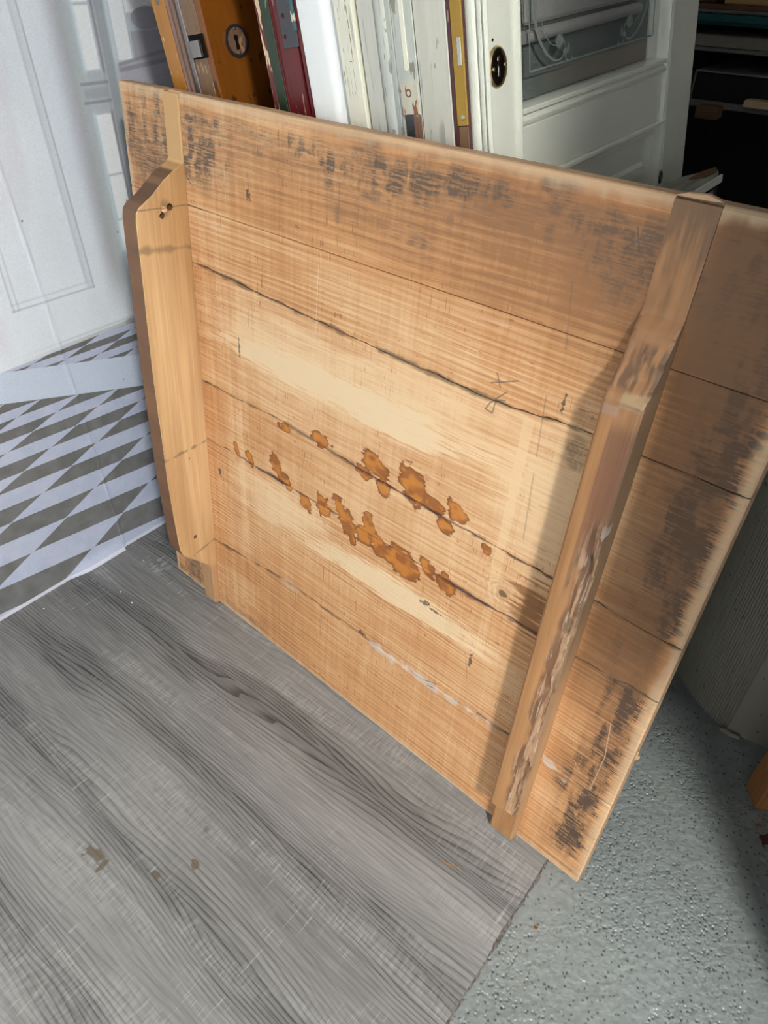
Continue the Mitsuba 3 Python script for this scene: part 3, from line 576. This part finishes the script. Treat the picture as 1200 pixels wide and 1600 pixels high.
paint('m_peel', (0.13, 0.020, 0.018), (0.10, 0.014, 0.014), (0.62, 0.48, 0.30), 0.20, 0.45, wear=0.6)
paint('m_white', (0.84, 0.86, 0.85), (0.80, 0.83, 0.82), None, 0, 0.25, 0.1)
paint('m_cream', (0.76, 0.75, 0.61), (0.69, 0.68, 0.56), (0.30, 0.27, 0.20), -0.03, 0.5, wear=0.6)
paint('m_greywhite', (0.56, 0.555, 0.485), (0.48, 0.48, 0.43), (0.35, 0.34, 0.3), -0.06, 0.5, wear=0.6)
paint('m_weathered', (0.53, 0.54, 0.475), (0.37, 0.40, 0.38), (0.25, 0.24, 0.19), 0.07, 0.55, wear=0.6)
paint('m_greycream', (0.56, 0.55, 0.465), (0.47, 0.465, 0.40), (0.22, 0.21, 0.19), -0.08, 0.5, wear=0.6)
paint('m_rustplate', (0.56, 0.53, 0.42), (0.46, 0.44, 0.36), (0.24, 0.10, 0.04), 0.08, 0.55, wear=0.6)
paint('m_darkred', (0.085, 0.024, 0.026), (0.055, 0.016, 0.018), (0.25, 0.15, 0.13), -0.04, 0.4)
paint('m_yellow', (0.36, 0.215, 0.020), (0.32, 0.185, 0.020), None, 0, 0.4, 0.15)
paint('m_rustmetal', (0.20, 0.115, 0.060), (0.13, 0.070, 0.038), (0.34, 0.20, 0.10), 0.03, 0.45)
paint('m_teal', (0.045, 0.11, 0.115), (0.03, 0.07, 0.075), (0.55, 0.52, 0.40), 0.10, 0.45)
paint('m_whitedoor', (0.72, 0.735, 0.635), (0.675, 0.69, 0.595), None, 0, 0.28, 0.12)
paint('m_panelgrey', (0.34, 0.34, 0.32), (0.28, 0.28, 0.27), None, 0, 0.5, 0.2)
def metal(name, c, rough): scene[name] = {'type': 'twosided', 'bsdf': {'type': 'principled', 'base_color': rgb(*c), 'metallic': 0.9, 'roughness': rough}}
metal('m_steel', (0.26, 0.235, 0.225), 0.40); metal('m_darksteel', (0.11, 0.11, 0.12), 0.45); metal('m_bronze', (0.045, 0.028, 0.022), 0.22); metal('m_brass', (0.55, 0.44, 0.22), 0.25); metal('m_zinc', (0.55, 0.55, 0.50), 0.35)
bsdf('m_black', (0.006, 0.005, 0.005), 0.8, 0.1)

VB, VT = -1.0, 0.86
def stack_door(prof, m, label):
    key = key_for('old_door__leaf') if False else None
    k = 1; name = 'old_door'
    while any(x == name or x.startswith(name + '__') for x in scene): name = f'old_door_{k:03d}'; k += 1
    scene[name + '__leaf'] = mikit.ply(prism(FS, prof, VB, VT, 0.0008), m, smooth=35)
    tag(name, label, 'door', kind='thing')
    return name
def part(root, name, mesh, m, label=None, smooth=False):
    k = add(f'{root}__{name}', mesh, m, smooth)
    if label: tag(k, label)
    return k
def screw(root, F3, r=0.0035, m='m_steel'):
    h = trimesh.creation.revolve(np.array([[0, 0.0014], [r * .6, 0.0012], [r, 0.0004], [r, -0.001], [0, -0.001]]), sections=16)
    s = to_man(h) - to_man(box(-r * 1.2, r * 1.2, -r * .16, r * .16, 0.0006, 0.004))
    return part(root, 'screw', F3(of_man(s)), m)
def face_frame(F, a, b, v, face):   # a disc frame lying on a door: 'front' looks along -b, 'side' along +a
    if face == 'front': return Frame(F.pt([a, b, v]), F.R[:, 0], F.R[:, 2], -F.R[:, 1])
    return Frame(F.pt([a, b, v]), F.R[:, 1], F.R[:, 2], F.R[:, 0])
D = 0.66
# A: leftmost, varnished
d = stack_door([(.007, D), (.007, .012), (.0200, .0005), (.0220, 0), (.0600, 0), (.0620, .0035), (.0665, .0040), (.0690, .0075), (.0745, .0085), (.0765, .0150), (.0765, D)], 'm_oldwood', 'varnished brown door with a bright orange edge, leftmost of the leaning doors')
part(d, 'edge_strip', bx(FS, .0222, .0585, -.0012, .0002, -1.0, VT - .01), 'm_varnish_light', 'glossy orange edge')
screw(d, face_frame(FS, .0407, -.0014, .0725, 'front'), .004)
# B: lock edge and keyhole face
aB = .1466
d = stack_door([(.0870, D), (.0870, .0015), (.0885, 0), (.1425, 0), (.1452, .0012), (aB, .0040), (aB, D)], 'm_varnish', 'orange brown varnished door with a rusty lock edge and an oval keyhole plate')
part(d, 'lock_plate', bx(FS, .0985, .1345, -.0014, .0004, -.62, .30), 'm_rustmetal', 'rusty brown lock plate')
part(d, 'edge_trim', bx(FS, .0880, .0978, -.0026, .0004, -.95, .70, .0015), 'm_steel', 'worn metal strip')
lb = trimesh.convex.convex_hull(np.array([[a, b, v] for a, b in ((.1015, -.0012), (.1015, -.004), (.108, -.0115), (.116, -.0135), (.123, -.0110), (.1290, -.006), (.1290, -.0012)) for v in (-.0085, .0140)]))
part(d, 'latch_bolt', FS(lb), 'm_steel', 'worn steel latch bolt', 30)
part(d, 'latch_slot', bx(FS, .1000, .1385, -.0020, -.0012, -.0110, .0215), 'm_black')
ef = face_frame(FS, aB, .0535, .0035, 'side')
esc = to_man(trimesh.creation.revolve(np.array([[0, .0004], [0, .0022], [.0140, .0026], [.0170, .0034], [.0205, .0026], [.0222, .0006], [.0222, .0004], [0, .0004]]), sections=40))
kh = m3.Manifold.cylinder(.02, .0048, .0048, 20).translate([0, .004, -.005]) + to_man(slab([(-.0026, .003), (-.0042, -.0115), (.0042, -.0115), (.0026, .003)], -.005, .015, 0))
part(d, 'escutcheon', ef(of_man(esc - kh)), 'm_rustmetal', 'round rusty keyhole plate', 35)
part(d, 'escutcheon_rim', ef(trimesh.creation.annulus(.0185, .0226, .0028, sections=40).apply_translation([0, 0, .0024])), 'm_darksteel', None, 30)
part(d, 'keyhole', ef(slab([(.006 * math.cos(q), .003 + .006 * math.sin(q)) for q in np.linspace(0, 6.28, 20)[:-1]] , .0003, .0006, 0)), 'm_black')
part(d, 'keyhole', ef(slab([(-.0026, .003), (-.0044, -.0118), (.0044, -.0118), (.0026, .003)], .0003, .0007, 0)), 'm_black')
for q in (.0165, -.0155): screw(d, Frame(ef.pt([0, q, .0032]), ef.R[:, 0], ef.R[:, 1], ef.R[:, 2]), .0022)
# C: red and green
d = stack_door([(.2705, D), (.2705, .0060), (.2735, .0035), (.2825, .0030), (.2832, .0010), (.3040, .0010), (.3046, .0030), (.3440, .0030), (.3448, .0200), (.3486, .0200), (.3494, .0030), (.3570, .0030), (.3578, .0050), (.3578, D)], 'm_red', 'dark red and green painted door with peeling edge and a steel strike plate')
part(d, 'peeling_bead', bx(FS, .2722, .2826, .0004, .0040, -1.0, VT - .01, .0010), 'm_peel', 'bead with red paint peeling to bare wood')
part(d, 'green_band', bx(FS, .2840, .3035, -.0006, .0014, -1.0, VT - .01, .0007), 'm_green', 'dark green painted band')
pl = to_man(box(.3180, .3490, .0012, .0034, -.0150, .26, .0003))
for a, v in ((.3278, .0230), (.3245, -.0010)): pl = pl - m3.Manifold.cylinder(.05, .0030, .0030, 20).rotate([90, 0, 0]).translate([a, .02, v])
part(d, 'strike_plate', FS(of_man(pl)), 'm_darksteel', 'dark steel plate with screw holes')
part(d, 'filler_strip', bx(FS, .3450, .3512, -.0010, .0030, .0035, .30, .0008), 'm_teal', 'narrow teal strip with worn paint')
# D: glossy white
arc = [(.3985 + .0005, .0000), (.4040, .0012), (.4090, .0050), (.4125, .0068), (.4170, .0075), (.4215, .0110), (.4255, .0180), (.4258, D)]
d = stack_door([(.3584, D), (.3584, .0030), (.3600, .0000), (.3670, -.0008)] + arc, 'm_white', 'glossy bright white door edge with a rounded moulding')
# E: cream
d = stack_door([(.4268, D), (.4268, .0020), (.4282, .0004), (.4400, 0), (.4590, .0002), (.4602, .0030), (.4602, D)], 'm_cream', 'chipped cream door edge with a long slotted inlay')
part(d, 'slot_line', bx(FS, .4502, .4508, -.0002, .0008, -.0395, .30, 0), 'm_oldwood', 'dark outline of an old inlay')
part(d, 'slot_line', bx(FS, .4440, .4508, -.0002, .0008, -.0403, -.0396, 0), 'm_oldwood')
# F: grey white
d = stack_door([(.4635, D), (.4635, .0060), (.4650, .0042), (.4915, .0046), (.4930, .0064), (.4930, D)], 'm_greywhite', 'plain grey white door edge between the cream door and the weathered door')
# G: weathered
d = stack_door([(.4938, D), (.4938, .0040), (.4980, .0006), (.5040, 0), (.5085, .0016), (.5110, .0042), (.5150, .0030), (.5200, .0024), (.5222, .0040), (.5235, .0012), (.5555, .0010), (.5568, .0030), (.5568, D)], 'm_weathered', 'weathered bluish grey door edge with rusty painted lock plates')
part(d, 'inlay', bx(FS, .5365, .5436, -.0002, .0014, -.0570, VT - .02, .0004), 'm_cream')
part(d, 'lock_plate', bx(FS, .5268, .5556, -.0008, .0014, -.1060, -.0690, .0004), 'm_rustplate', 'painted lock plate with rust stains')
rf = face_frame(FS, .5400, -.0008, -.0815, 'front')
part(d, 'rust_ring', rf(trimesh.creation.annulus(.0030, .0048, .0008, sections=24)), 'm_rustmetal')
part(d, 'mortise', bx(FS, .5290, .5436, .0004, .0014, -.1360, -.1062, .0003), 'm_darksteel', 'dark open mortise')
part(d, 'bare_strip', bx(FS, .5440, .5562, .0000, .0014, -.1450, -.1070, .0003), 'm_oldwood', 'bare brown strip')
# H: grey cream
d = stack_door([(.5578, D), (.5578, .0020), (.5592, .0004), (.5700, .0002), (.5780, -.0008), (.5860, 0), (.6050, .0003), (.6062, .0020), (.6062, .0200), (.5980, .0220), (.5980, D)], 'm_greycream', 'wide grey cream door edge with scuffs, beside the dark red edge')
# I: dark red arris with yellow edge, panelled face behind the glass
d = stack_door([(.5995, D), (.5995, .0240), (.6070, .0235), (.6070, .0020), (.6080, .0004), (.6125, .0004), (.6132, .0020), (.6290, .0020), (.6290, .0072), (.6115, .0075), (.6115, D)], 'm_darkred', 'dark red door with a mustard yellow edge and small steel strike')
part(d, 'yellow_edge', bx(FS, .6134, .6288, -.0004, .0024, -.1215, VT - .01, .0004), 'm_yellow', 'mustard yellow edge')
part(d, 'strike', bx(FS, .6205, .6262, -.0012, .0000, -.0575, -.0290, .0003), 'm_zinc', 'small steel strike')
screw(d, face_frame(FS, .6225, -.0005, -.1125, 'front'), .0030, 'm_zinc')
part(d, 'lock_box', bx(FS, .6140, .6285, .0010, .0030, -.170, -.1225, .0005), 'm_rustmetal', 'dark rusty lock')

# J: the glazed white door
gm = 'm_whitedoor'
jd = 'glazed_door'
GB0, GB1, GV = .0683, .470, -.1200
stile = [(-.0340, .06), (-.0340, .0090), (-.0325, .0040), (-.0290, .0012), (-.0250, .0000), (-.0195, .0006), (-.0150, .0030), (-.0132, .0062), (-.0122, .0062), (-.0112, .0020), (-.0090, .0012), (-.0056, .0018), (-.0048, .0055), (-.0038, .0055), (-.0028, .0014), (-.0008, .0006), (.0014, .0014), (.0026, .0036), (.0022, .0066), (.0004, .0082), (0, .0095)]
stile = stile + [(0, .0605), (.0050, .0612), (.0062, .0640), (.0052, .0668), (-.0060, GB0), (-.0340, GB0)]
scene[jd + '__stile'] = mikit.ply(prism(FJ, stile, -1.1, .80, 0.0008), gm, smooth=35)
rst = [(-.034, GB1), (-.006, GB1), (.0030, .4712), (.0056, .4730), (.0056, .4752), (-.0006, .4775), (.0040, .4805), (.0052, .4840), (.0010, .4880), (-.0014, .4890), (0, .4905), (0, .5830), (-.0015, .5845), (-.034, .5845)]
part(jd, 'stile', prism(FJ, rst, -1.1, .80, 0.0008), gm, None, 35)
def railprof(pts, b0, b1):   # outline in (v, a), carried along b
    m = slab(pts, b0, b1, 0.0); return FJ(swap(m, (1, 2, 0)))
rail = [(-.120, -.034), (-.120, -.006), (-.1210, .0044), (-.1228, .0060), (-.1265, .0058), (-.1285, -.0006), (-.1310, .0040), (-.1345, .0060), (-.1385, .0046), (-.1412, .0002), (-.1428, -.0020), (-.1440, 0), (-.2070, 0), (-.2082, -.0020), (-.2092, -.0020), (-.2092, -.034)]
part(jd, 'lock_rail', railprof(rail, GB0 - .0005, GB1 + .0005), gm, None, 35)
part(jd, 'bottom_rail', bx(FJ, -.034, 0, GB0, GB1, -1.23, -1.02), gm)
part(jd, 'panel', bx(FJ, -.024, -.012, GB0 - .004, GB1 + .004, -1.03, -.204), gm)
mould = [(.0000, -.012), (.0000, .0022), (.0022, .0056), (.0058, .0056), (.0076, -.0022), (.0096, -.0006), (.0125, -.0030), (.0170, -.0062), (.0185, -.0090), (.0200, -.0110), (.0200, -.012)]
def frame_mould(b0, b1, v0, v1):
    """A moulding swept round a panel opening."""
    cs = [(b0, v0), (b1, v0), (b1, v1), (b0, v1)]; dirs = [(1, 1), (-1, 1), (-1, -1), (1, -1)]
    V = np.array([[a, b + w * sx, v + w * sy] for (b, v), (sx, sy) in zip(cs, dirs) for w, a in mould]); n = len(mould); F = []
    for k in range(4):
        q = ((k + 1) % 4) * n; p_ = k * n
        for i in range(n):
            j = (i + 1) % n; F += [[p_ + i, q + i, q + j], [p_ + i, q + j, p_ + j]]
    m = trimesh.Trimesh(V, F, process=False); trimesh.repair.fix_normals(m); return FJ(m)
part(jd, 'panel_moulding', frame_mould(GB0 - .001, .4905, -1.022, -.2085), gm, None, 30)
part(jd, 'panel_field', FJ(swap(slab([(.115, -.98), (.441, -.98), (.441, -.2640), (.115, -.2640)], -.012, -.0060, .005, .0050), (2, 0, 1))), gm)
part(jd, 'top_rail', bx(FJ, -.034, 0, GB0, GB1, .70, .80), gm)
scene['m_glass'] = {'type': 'thindielectric', 'int_ior': 1.5}
def tinted(): return None
gk = part(jd, 'glass_pane', FJ(trimesh.Trimesh([[-.012, GB0 - .004, GV - .004], [-.012, GB1 + .004, GV - .004], [-.012, GB1 + .004, .705], [-.012, GB0 - .004, .705]], [[0, 1, 2], [0, 2, 3]], process=False)), 'm_glass', 'clear glass pane')
# etched ornament: border line, corner scrolls
bsdf('m_etch', lambda p, n, uv: mix((0.20, 0.235, 0.22), (0.165, 0.195, 0.185), fbm(p.x * 90, p.y * 90, p.z * 90, 2)), 0.9, 0.2)
def ribbon(P, w):
    P = np.asarray(P, float); w = np.broadcast_to(w, (len(P),)); t = np.gradient(P, axis=0); t /= np.linalg.norm(t, axis=1, keepdims=True) + 1e-12
    nrm = np.stack([-t[:, 1], t[:, 0]], 1) * w[:, None] / 2
    V = np.vstack([np.c_[np.full(len(P), -.0112), P + nrm], np.c_[np.full(len(P), -.0112), P - nrm]]); n = len(P); i = np.arange(n - 1)
    return trimesh.Trimesh(V, np.vstack([np.c_[i, i + 1, i + 1 + n], np.c_[i, i + 1 + n, i + n]]), process=False)
def smooth_line(P, n=48):
    from scipy.interpolate import splprep, splev
    tck, _ = splprep(np.array(P).T, s=0, k=3); return np.stack(splev(np.linspace(0, 1, n), tck), 1)
def scroll(sgn):
    """The corner scroll: a C curve that hooks into a bud, with a leaf; given for the left corner and mirrored about the pane's middle."""
    def mb(P): P = np.array(P, float); P[:, 0] = P[:, 0] if sgn > 0 else .552 - P[:, 0]; return P
    q = np.linspace(0, 1, 48)
    c1 = mb(smooth_line([(.1195, .18), (.1180, .08), (.1219, -.0106), (.1228, -.0303), (.1325, -.0531), (.1504, -.0714), (.1706, -.0807), (.1897, -.0780), (.1950, -.0680), (.1850, -.0585)]))
    c2 = mb(smooth_line([(.128, .18), (.127, .06), (.1310, -.010), (.1400, -.040), (.1580, -.060), (.1720, -.064)]))
    ms = [ribbon(c1, .0012 + .0055 * np.sin(q * 3.0) ** 2), ribbon(c2, .0012)]
    for b, v, rb, rv in ((.1800, -.0600, .0095, .0080), (.1950, -.0740, .0055, .0040), (.2030, -.0700, .0030, .0060)):
        th = np.linspace(0, 2 * np.pi, 20); rim = mb(np.c_[b + rb * np.cos(th), v + rv * np.sin(th)]); cen = mb([(b, v)])
        ms.append(trimesh.Trimesh(np.vstack([np.c_[[-.0110], cen], np.c_[np.full(20, -.0110), rim]]), [[0, i, i + 1] for i in range(1, 20)], process=False))
    ms.append(ribbon(mb(smooth_line([(.1960, -.0770), (.1990, -.0840), (.2060, -.0860), (.2120, -.0820)])), .0020))
    return trimesh.util.concatenate(ms)
bd = np.array([(.1095, .68), (.1095, -.0850), (.4500, -.0865), (.4500, .68)])
lines = [ribbon(np.linspace(bd[i], bd[i + 1], 8), .0022) for i in range(3)]
part(jd, 'etched_border', FJ(trimesh.util.concatenate(lines)), 'm_etch', 'etched border line')
part(jd, 'etched_scroll', FJ(scroll(1)), 'm_etch', 'etched scroll ornament')
part(jd, 'etched_scroll', FJ(scroll(-1)), 'm_etch', 'etched scroll ornament')
ef = face_frame(FJ, 0.0, .0220, -.0678, 'side')
ov = [(0, .0002), (0, .0030), (.70, .0036), (.86, .0030), (.93, .0016), (1, .0004), (1, .0002), (0, .0002)]
def oval(prof, rb, rv, n=44):
    m = trimesh.creation.revolve(np.array(prof), sections=n); m.vertices = np.asarray(m.vertices) * [rb, rv, 1]; return m
kh = m3.Manifold.cylinder(.02, .0034, .0034, 20).translate([0, .0085, -.005]) + to_man(slab([(-.0018, .009), (-.0030, -.0095), (.0030, -.0095), (.0018, .009)], -.005, .015, 0))
part(jd, 'escutcheon', ef(of_man(to_man(oval(ov, .0158, .0198)) - kh)), 'm_bronze', 'dark bronze oval keyhole plate', 35)
rimp = [(.86, .0004), (.88, .0030), (.94, .0034), (1.0, .0020), (1.03, .0004), (.86, .0004)]
part(jd, 'escutcheon__rim', ef(oval(rimp, .0178, .0216)), 'm_brass', 'brass rim', 35)
for b, v in ((-.0118, -.001), (.0118, .001)): screw(jd, Frame(ef.pt([b, v, .0040]), ef.R[:, 0], ef.R[:, 1], ef.R[:, 2]), .0024, 'm_brass')
part(jd, 'nail_hole', face_frame(FJ, 0.0002, .0154, -.0395, 'side')(trimesh.creation.cylinder(radius=.0016, height=.0006, sections=12)), 'm_black')
hf = face_frame(FJ, .0045, .4800, -.2980, 'side')
hk = trimesh.creation.torus(.0052, .0018, 24, 10); hk.vertices = np.asarray(hk.vertices) * [.9, 1.6, 1] + [0, 0, .0016]
part(jd, 'latch_ring', hf(hk), 'm_darksteel', 'small dark metal ring', 40)
part(jd, 'latch_ring__pin', hf(box(-.0012, .0012, -.010, .004, .0002, .0040, .0005)), 'm_zinc')
tag(jd, 'pale green white panelled door with an etched glass pane and a dark oval keyhole plate', 'door', kind='thing')
# panelled face of the dark red door, seen through that glass
kd = d
bsdf('m_panel_dark', (0.145, 0.165, 0.155), 0.5, 0.3)
part(kd, 'back_panel', FJ(box(-.0405, -.0300, .0690, .4695, -.1195, .60, .001)), 'm_panel_dark', 'grey panel seen through the glass')
bar = trimesh.creation.cylinder(radius=.0075, height=.31, sections=20); bar = FJ(Frame([-.0235, .268, -.0480], [0, 0, 1], [1, 0, 0], [0, 1, 0])(bar))
part(kd, 'panel_bead', bar, 'm_panelgrey', 'rounded grey bead seen through the glass', 40)
part(kd, 'raised_panel', FJ(box(-.0305, -.0240, .118, .418, -.036, .55, .004)), 'm_panelgrey')

# a weathered panel standing to the right of the glazed door, only its top edge in view
def weath(p, n, uv):
    g = noise(p.x * 160, p.y * 12, p.z * 160); g2 = fbm(p.x * 60, p.y * 9, p.z * 20, 3)
    return mix((0.26, 0.25, 0.22), (0.10, 0.095, 0.085), dr.clip(g2 + 0.6 * (g - 0.5), 0, 1))
bsdf('m_grey_wood', weath, 0.8, 0.2, bump=lambda p, n, uv: noise(p.x * 160, p.y * 12, p.z * 160), scale=0.0008)
bsdf('m_shaded_paint', (0.02, 0.02, 0.018), 0.7, 0.2)  # dark paint, with the shade of the unlit right face put into the colour
WP = Frame([-0.435, 0.98, 0.985], SN, SH, SU)
pr = [(0, .0), (.076, .0), (.076, .300), (.064, .330), (.052, .352), (.036, .318), (.024, .300), (.014, .258), (.006, .262), (0, .215)]
wd = 'weathered_panel'
scene[wd + '__board'] = mikit.ply(prism(WP, pr, -.5, 0, 0.0008), 'm_shaded_paint')
part(wd, 'top_edge', WP(slab(pr, 0.0, 0.006, 0.001)), 'm_grey_wood', 'grey weathered top edge')
part(wd, 'painted_arris', WP(box(.0762, .0795, .0, .308, -.005, .0075, .001)), 'm_greywhite', 'pale painted arris')
part(wd, 'broken_strip', WP(slab([(.0798, .0), (.092, .02), (.090, .1), (.093, .19), (.088, .255), (.0798, .275)], -.016, -.008, .001)), 'm_grey_wood', 'ragged grey strip')
part(wd, 'bare_chip', WP(slab([(.040, .275), (.060, .285), (.064, .325), (.052, .350), (.041, .320)], .004, .0085, .001)), 'm_plank_brown', 'bare brown wood chip')
tag(wd, 'weathered grey panel with a pale edge poking up right of the glazed door', 'panel', kind='thing')

# ------------------------------------------------------------------ dark storage rack behind
bsdf('m_rack', (0.010, 0.010, 0.010), 0.7, 0.2)  # black colour carries the gloom inside the rack
def plankwood(name, c0, c1):
    return bsdf(name, lambda p, n, uv: mix(c0, c1, dr.clip(fbm(p.x * 4, p.y * 40, p.z * 60, 3) + 0.5 * (noise(p.x * 20, p.y * 300, p.z * 300) - 0.5), 0, 1)), 0.6, 0.3)
plankwood('m_plank_orange', (0.42, 0.26, 0.11), (0.28, 0.15, 0.06)); plankwood('m_plank_brown', (0.14, 0.075, 0.035), (0.08, 0.042, 0.02)); plankwood('m_plank_pale', (0.50, 0.36, 0.22), (0.40, 0.27, 0.15)); plankwood('m_plank_grey', (0.21, 0.20, 0.16), (0.15, 0.14, 0.115))
plankwood('m_shelf_edge', (0.16, 0.155, 0.145), (0.11, 0.105, 0.10)); plankwood('m_teal_board', (0.010, 0.075, 0.080), (0.006, 0.05, 0.055))
R0, R1, RY = -1.02, 1.3, 2.30
rk = 'storage_rack'
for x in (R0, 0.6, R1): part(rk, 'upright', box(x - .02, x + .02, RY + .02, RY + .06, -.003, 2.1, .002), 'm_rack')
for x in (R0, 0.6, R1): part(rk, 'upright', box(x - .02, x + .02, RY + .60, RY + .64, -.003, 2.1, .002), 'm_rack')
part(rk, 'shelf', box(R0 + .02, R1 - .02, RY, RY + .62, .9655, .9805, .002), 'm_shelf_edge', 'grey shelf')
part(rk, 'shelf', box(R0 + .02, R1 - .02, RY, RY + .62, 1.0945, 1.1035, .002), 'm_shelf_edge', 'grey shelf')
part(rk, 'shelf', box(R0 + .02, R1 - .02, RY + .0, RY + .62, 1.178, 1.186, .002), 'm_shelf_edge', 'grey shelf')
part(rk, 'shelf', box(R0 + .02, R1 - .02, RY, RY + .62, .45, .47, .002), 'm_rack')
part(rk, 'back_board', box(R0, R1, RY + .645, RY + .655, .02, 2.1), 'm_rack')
tag(rk, 'dark storage rack in the gloom behind the glazed door, stacked with boards', 'rack')
def thing(name, mesh, m, label, cat, group=None, smooth=False):
    k = add(name, mesh, m, smooth); tag(k, label, cat, group, 'thing'); return k
thing('timber_board', box(-.735, .45, RY + .01, RY + .3, 1.1975, 1.255, .003), 'm_plank_orange', 'light orange wooden board on the top shelf of the rack', 'board')
thing('timber_board', box(-.98, .45, RY + .005, RY + .3, 1.1865, 1.1970, .001), 'm_plank_brown', 'thin dark brown board under the orange board on the rack', 'board')
thing('timber_board', box(-.93, -.755, RY + .02, RY + .3, 1.1975, 1.27, .012), 'm_plank_brown', 'short dark brown board left of the orange board on the rack', 'board')
thing('timber_board', box(-.98, .45, RY - .036, RY - .001, 1.1545, 1.1775, .009), 'm_teal_board', 'dark teal painted board hanging under the top shelf of the rack', 'board')
part(rk, 'board_bracket', box(.50, .53, RY - .036, RY + .03, 1.150, 1.178), 'm_rack')
thing('timber_board', box(-.98, .45, RY + .004, RY + .25, 1.1045, 1.132, .002), 'm_plank_grey', 'greyish beige board lying on the middle shelf of the rack', 'board')
bxk = 'black_box'
scene[bxk + '__body'] = mikit.ply(box(-.760, .30, RY + .02, RY + .45, .9812, 1.046, .002), 'm_rack')
part(bxk, 'lid_edge', box(-.763, .303, RY + .012, RY + .453, 1.0462, 1.0505, .001), 'm_shelf_edge', 'thin grey lid edge')
part(bxk, 'corner_edge', box(-.7635, -.7605, RY + .013, RY + .02, .9812, 1.046), 'm_shelf_edge')
tag(bxk, 'low black box with a thin grey rim on the lower shelf of the rack', 'box', kind='thing')
thing('wood_block', box(-.716, -.658, RY - .055, RY - .001, .9455, .9755, .002), 'm_plank_brown', 'small brown wood block hanging at the front of the grey shelf', 'wood block')
thing('wood_block', box(-.604, -.42, RY - .03, RY + .018, .9812, .998, .002), 'm_plank_pale', 'pale wood block lying on the front of the grey shelf', 'wood block')

# ------------------------------------------------------------------ corrugated roll, wooden beam, litter
def roll_mesh():
    c = np.array([.08, 1.405]); pts = []
    for q in np.linspace(math.radians(95), math.radians(258), 520):
        r = .240 + .0014 * math.sin(q * 260); pts.append(c + r * np.array([math.cos(q), math.sin(q)]))
    p0 = pts[-1]; pts += [np.array([.031, 1.1665]) + k * np.array([.27, .035]) for k in np.linspace(0, 1, 12)]
    pts += [np.array([.33, 1.30]), np.array([.335, 1.46]), np.array([.27, 1.58]), np.array([.17, 1.635])]
    return slab(np.array(pts), -.003, .93, .002)
def card(p, n, uv):
    g = fbm(p.x * 9, p.y * 9, p.z * 4, 3)
    sp = smoothstep(0.90, 0.93, noise(p.x * 110, p.y * 110, p.z * 60))
    return mix(mix((0.20, 0.19, 0.155), (0.25, 0.235, 0.20), g), (0.08, 0.075, 0.06), 0.6 * sp)
bsdf('m_card', card, 0.75, 0.25)
rl = 'cardboard_roll'
scene[rl + '__wrap'] = mikit.ply(roll_mesh(), 'm_card', smooth=25)
part(rl, 'foot_flap', slab([(.020, 1.1580), (.040, 1.1560), (.060, 1.1600), (.050, 1.1640), (.028, 1.1640)], -.003, .006, .001), 'm_card', 'small folded flap')
tag(rl, 'tall grey roll of corrugated cardboard standing on the concrete behind the tabletop', 'roll', kind='thing')
BF = Frame([.134, 1.020, -.003], [.82, .57, 0], [-.57, .82, 0], [0, 0, 1])
thing('wooden_beam', BF(box(0, .075, 0, .055, 0, 1.9, .003)), 'm_beam' if bsdf('m_beam', lambda p, n, uv: mix((0.34, 0.15, 0.05), (0.22, 0.085, 0.03), dr.clip(fbm(p.x * 60, p.y * 60, p.z * 5, 3) + 0.5 * (noise(p.x * 300, p.y * 300, p.z * 9) - 0.5), 0, 1)), 0.5, 0.4) else '', 'upright orange brown wooden beam at the right edge, foot on the concrete', 'beam')
def flake(cx, cy, r, z0, seed, n=9, th=.0012):
    g = np.random.default_rng(seed); q = np.linspace(0, 2 * np.pi, n + 1)[:-1]; rr = r * g.uniform(.5, 1.15, n)
    return slab(np.c_[cx + rr * np.cos(q), cy + rr * np.sin(q)], z0, z0 + th, th * .3)
thing('paint_flake', flake(.170, .972, .016, -.0028, 3, 11), 'm_darkred', 'flake of dark red paint on the concrete near the beam', 'paint flake')
thing('paint_flake', flake(.150, .992, .006, -.0028, 5), 'm_oldwood', 'tiny brown flake on the concrete beside the red flake', 'paint flake')
thing('wood_chip', flake(-.0905, .560, .0035, -.0028, 8, 7), 'm_varnish', 'small rust coloured wood chip on the concrete near the vinyl edge', 'wood chip')
thing('straw', Frame([-.262, .553, .0006], [.93, .36, 0], [-.36, .93, 0], [0, 0, 1])(box(-.016, .016, -.0006, .0006, -.0005, .0006)), 'm_varnish_light', 'thin piece of straw on the vinyl floor near the rough batten', 'straw')
for i, (x, y, where) in enumerate(((-1.363, .688, 'nearest the foot of the tabletop'), (-1.310, .579, 'midway along the backdrop foot'), (-1.255, .575, 'farthest from the backdrop'), (-1.405, .423, 'nearest the left edge'))):
    thing('paint_crumb', flake(x, y, .0022, .0001, 20 + i, 6, .0015), 'm_white', 'white paint crumb on the vinyl floor, ' + where, 'crumb', 'white paint crumbs')

# ------------------------------------------------------------------ tall cupboard added at the right, out of the frame, to shade the far end of the table
cp = 'shade_cupboard'
CX0, CX1, CY0, CY1 = .40, 1.05, .19, .95
CZ = 1.24
scene[cp + '__base_cabinet'] = mikit.ply(box(CX0 + .04, CX1, .50, CY1, -.003, 1.0, .004), 'm_plank_brown')
part(cp, 'back_board', box(CX1 - .02, CX1 + .02, CY0, CY1, -.003, 2.15, .004), 'm_plank_brown')
part(cp, 'upper_cabinet', box(CX0, CX1 - .02, CY0, CY1, CZ, 2.15, .004), 'm_plank_brown')
part(cp, 'cornice', box(CX0 - .02, CX1 + .02, CY0 - .02, CY1 + .02, 2.15, 2.18, .006), 'm_plank_brown')
tag(cp, 'unseen dark brown cupboard added to shade the far end of the tabletop', 'shade_cupboard')
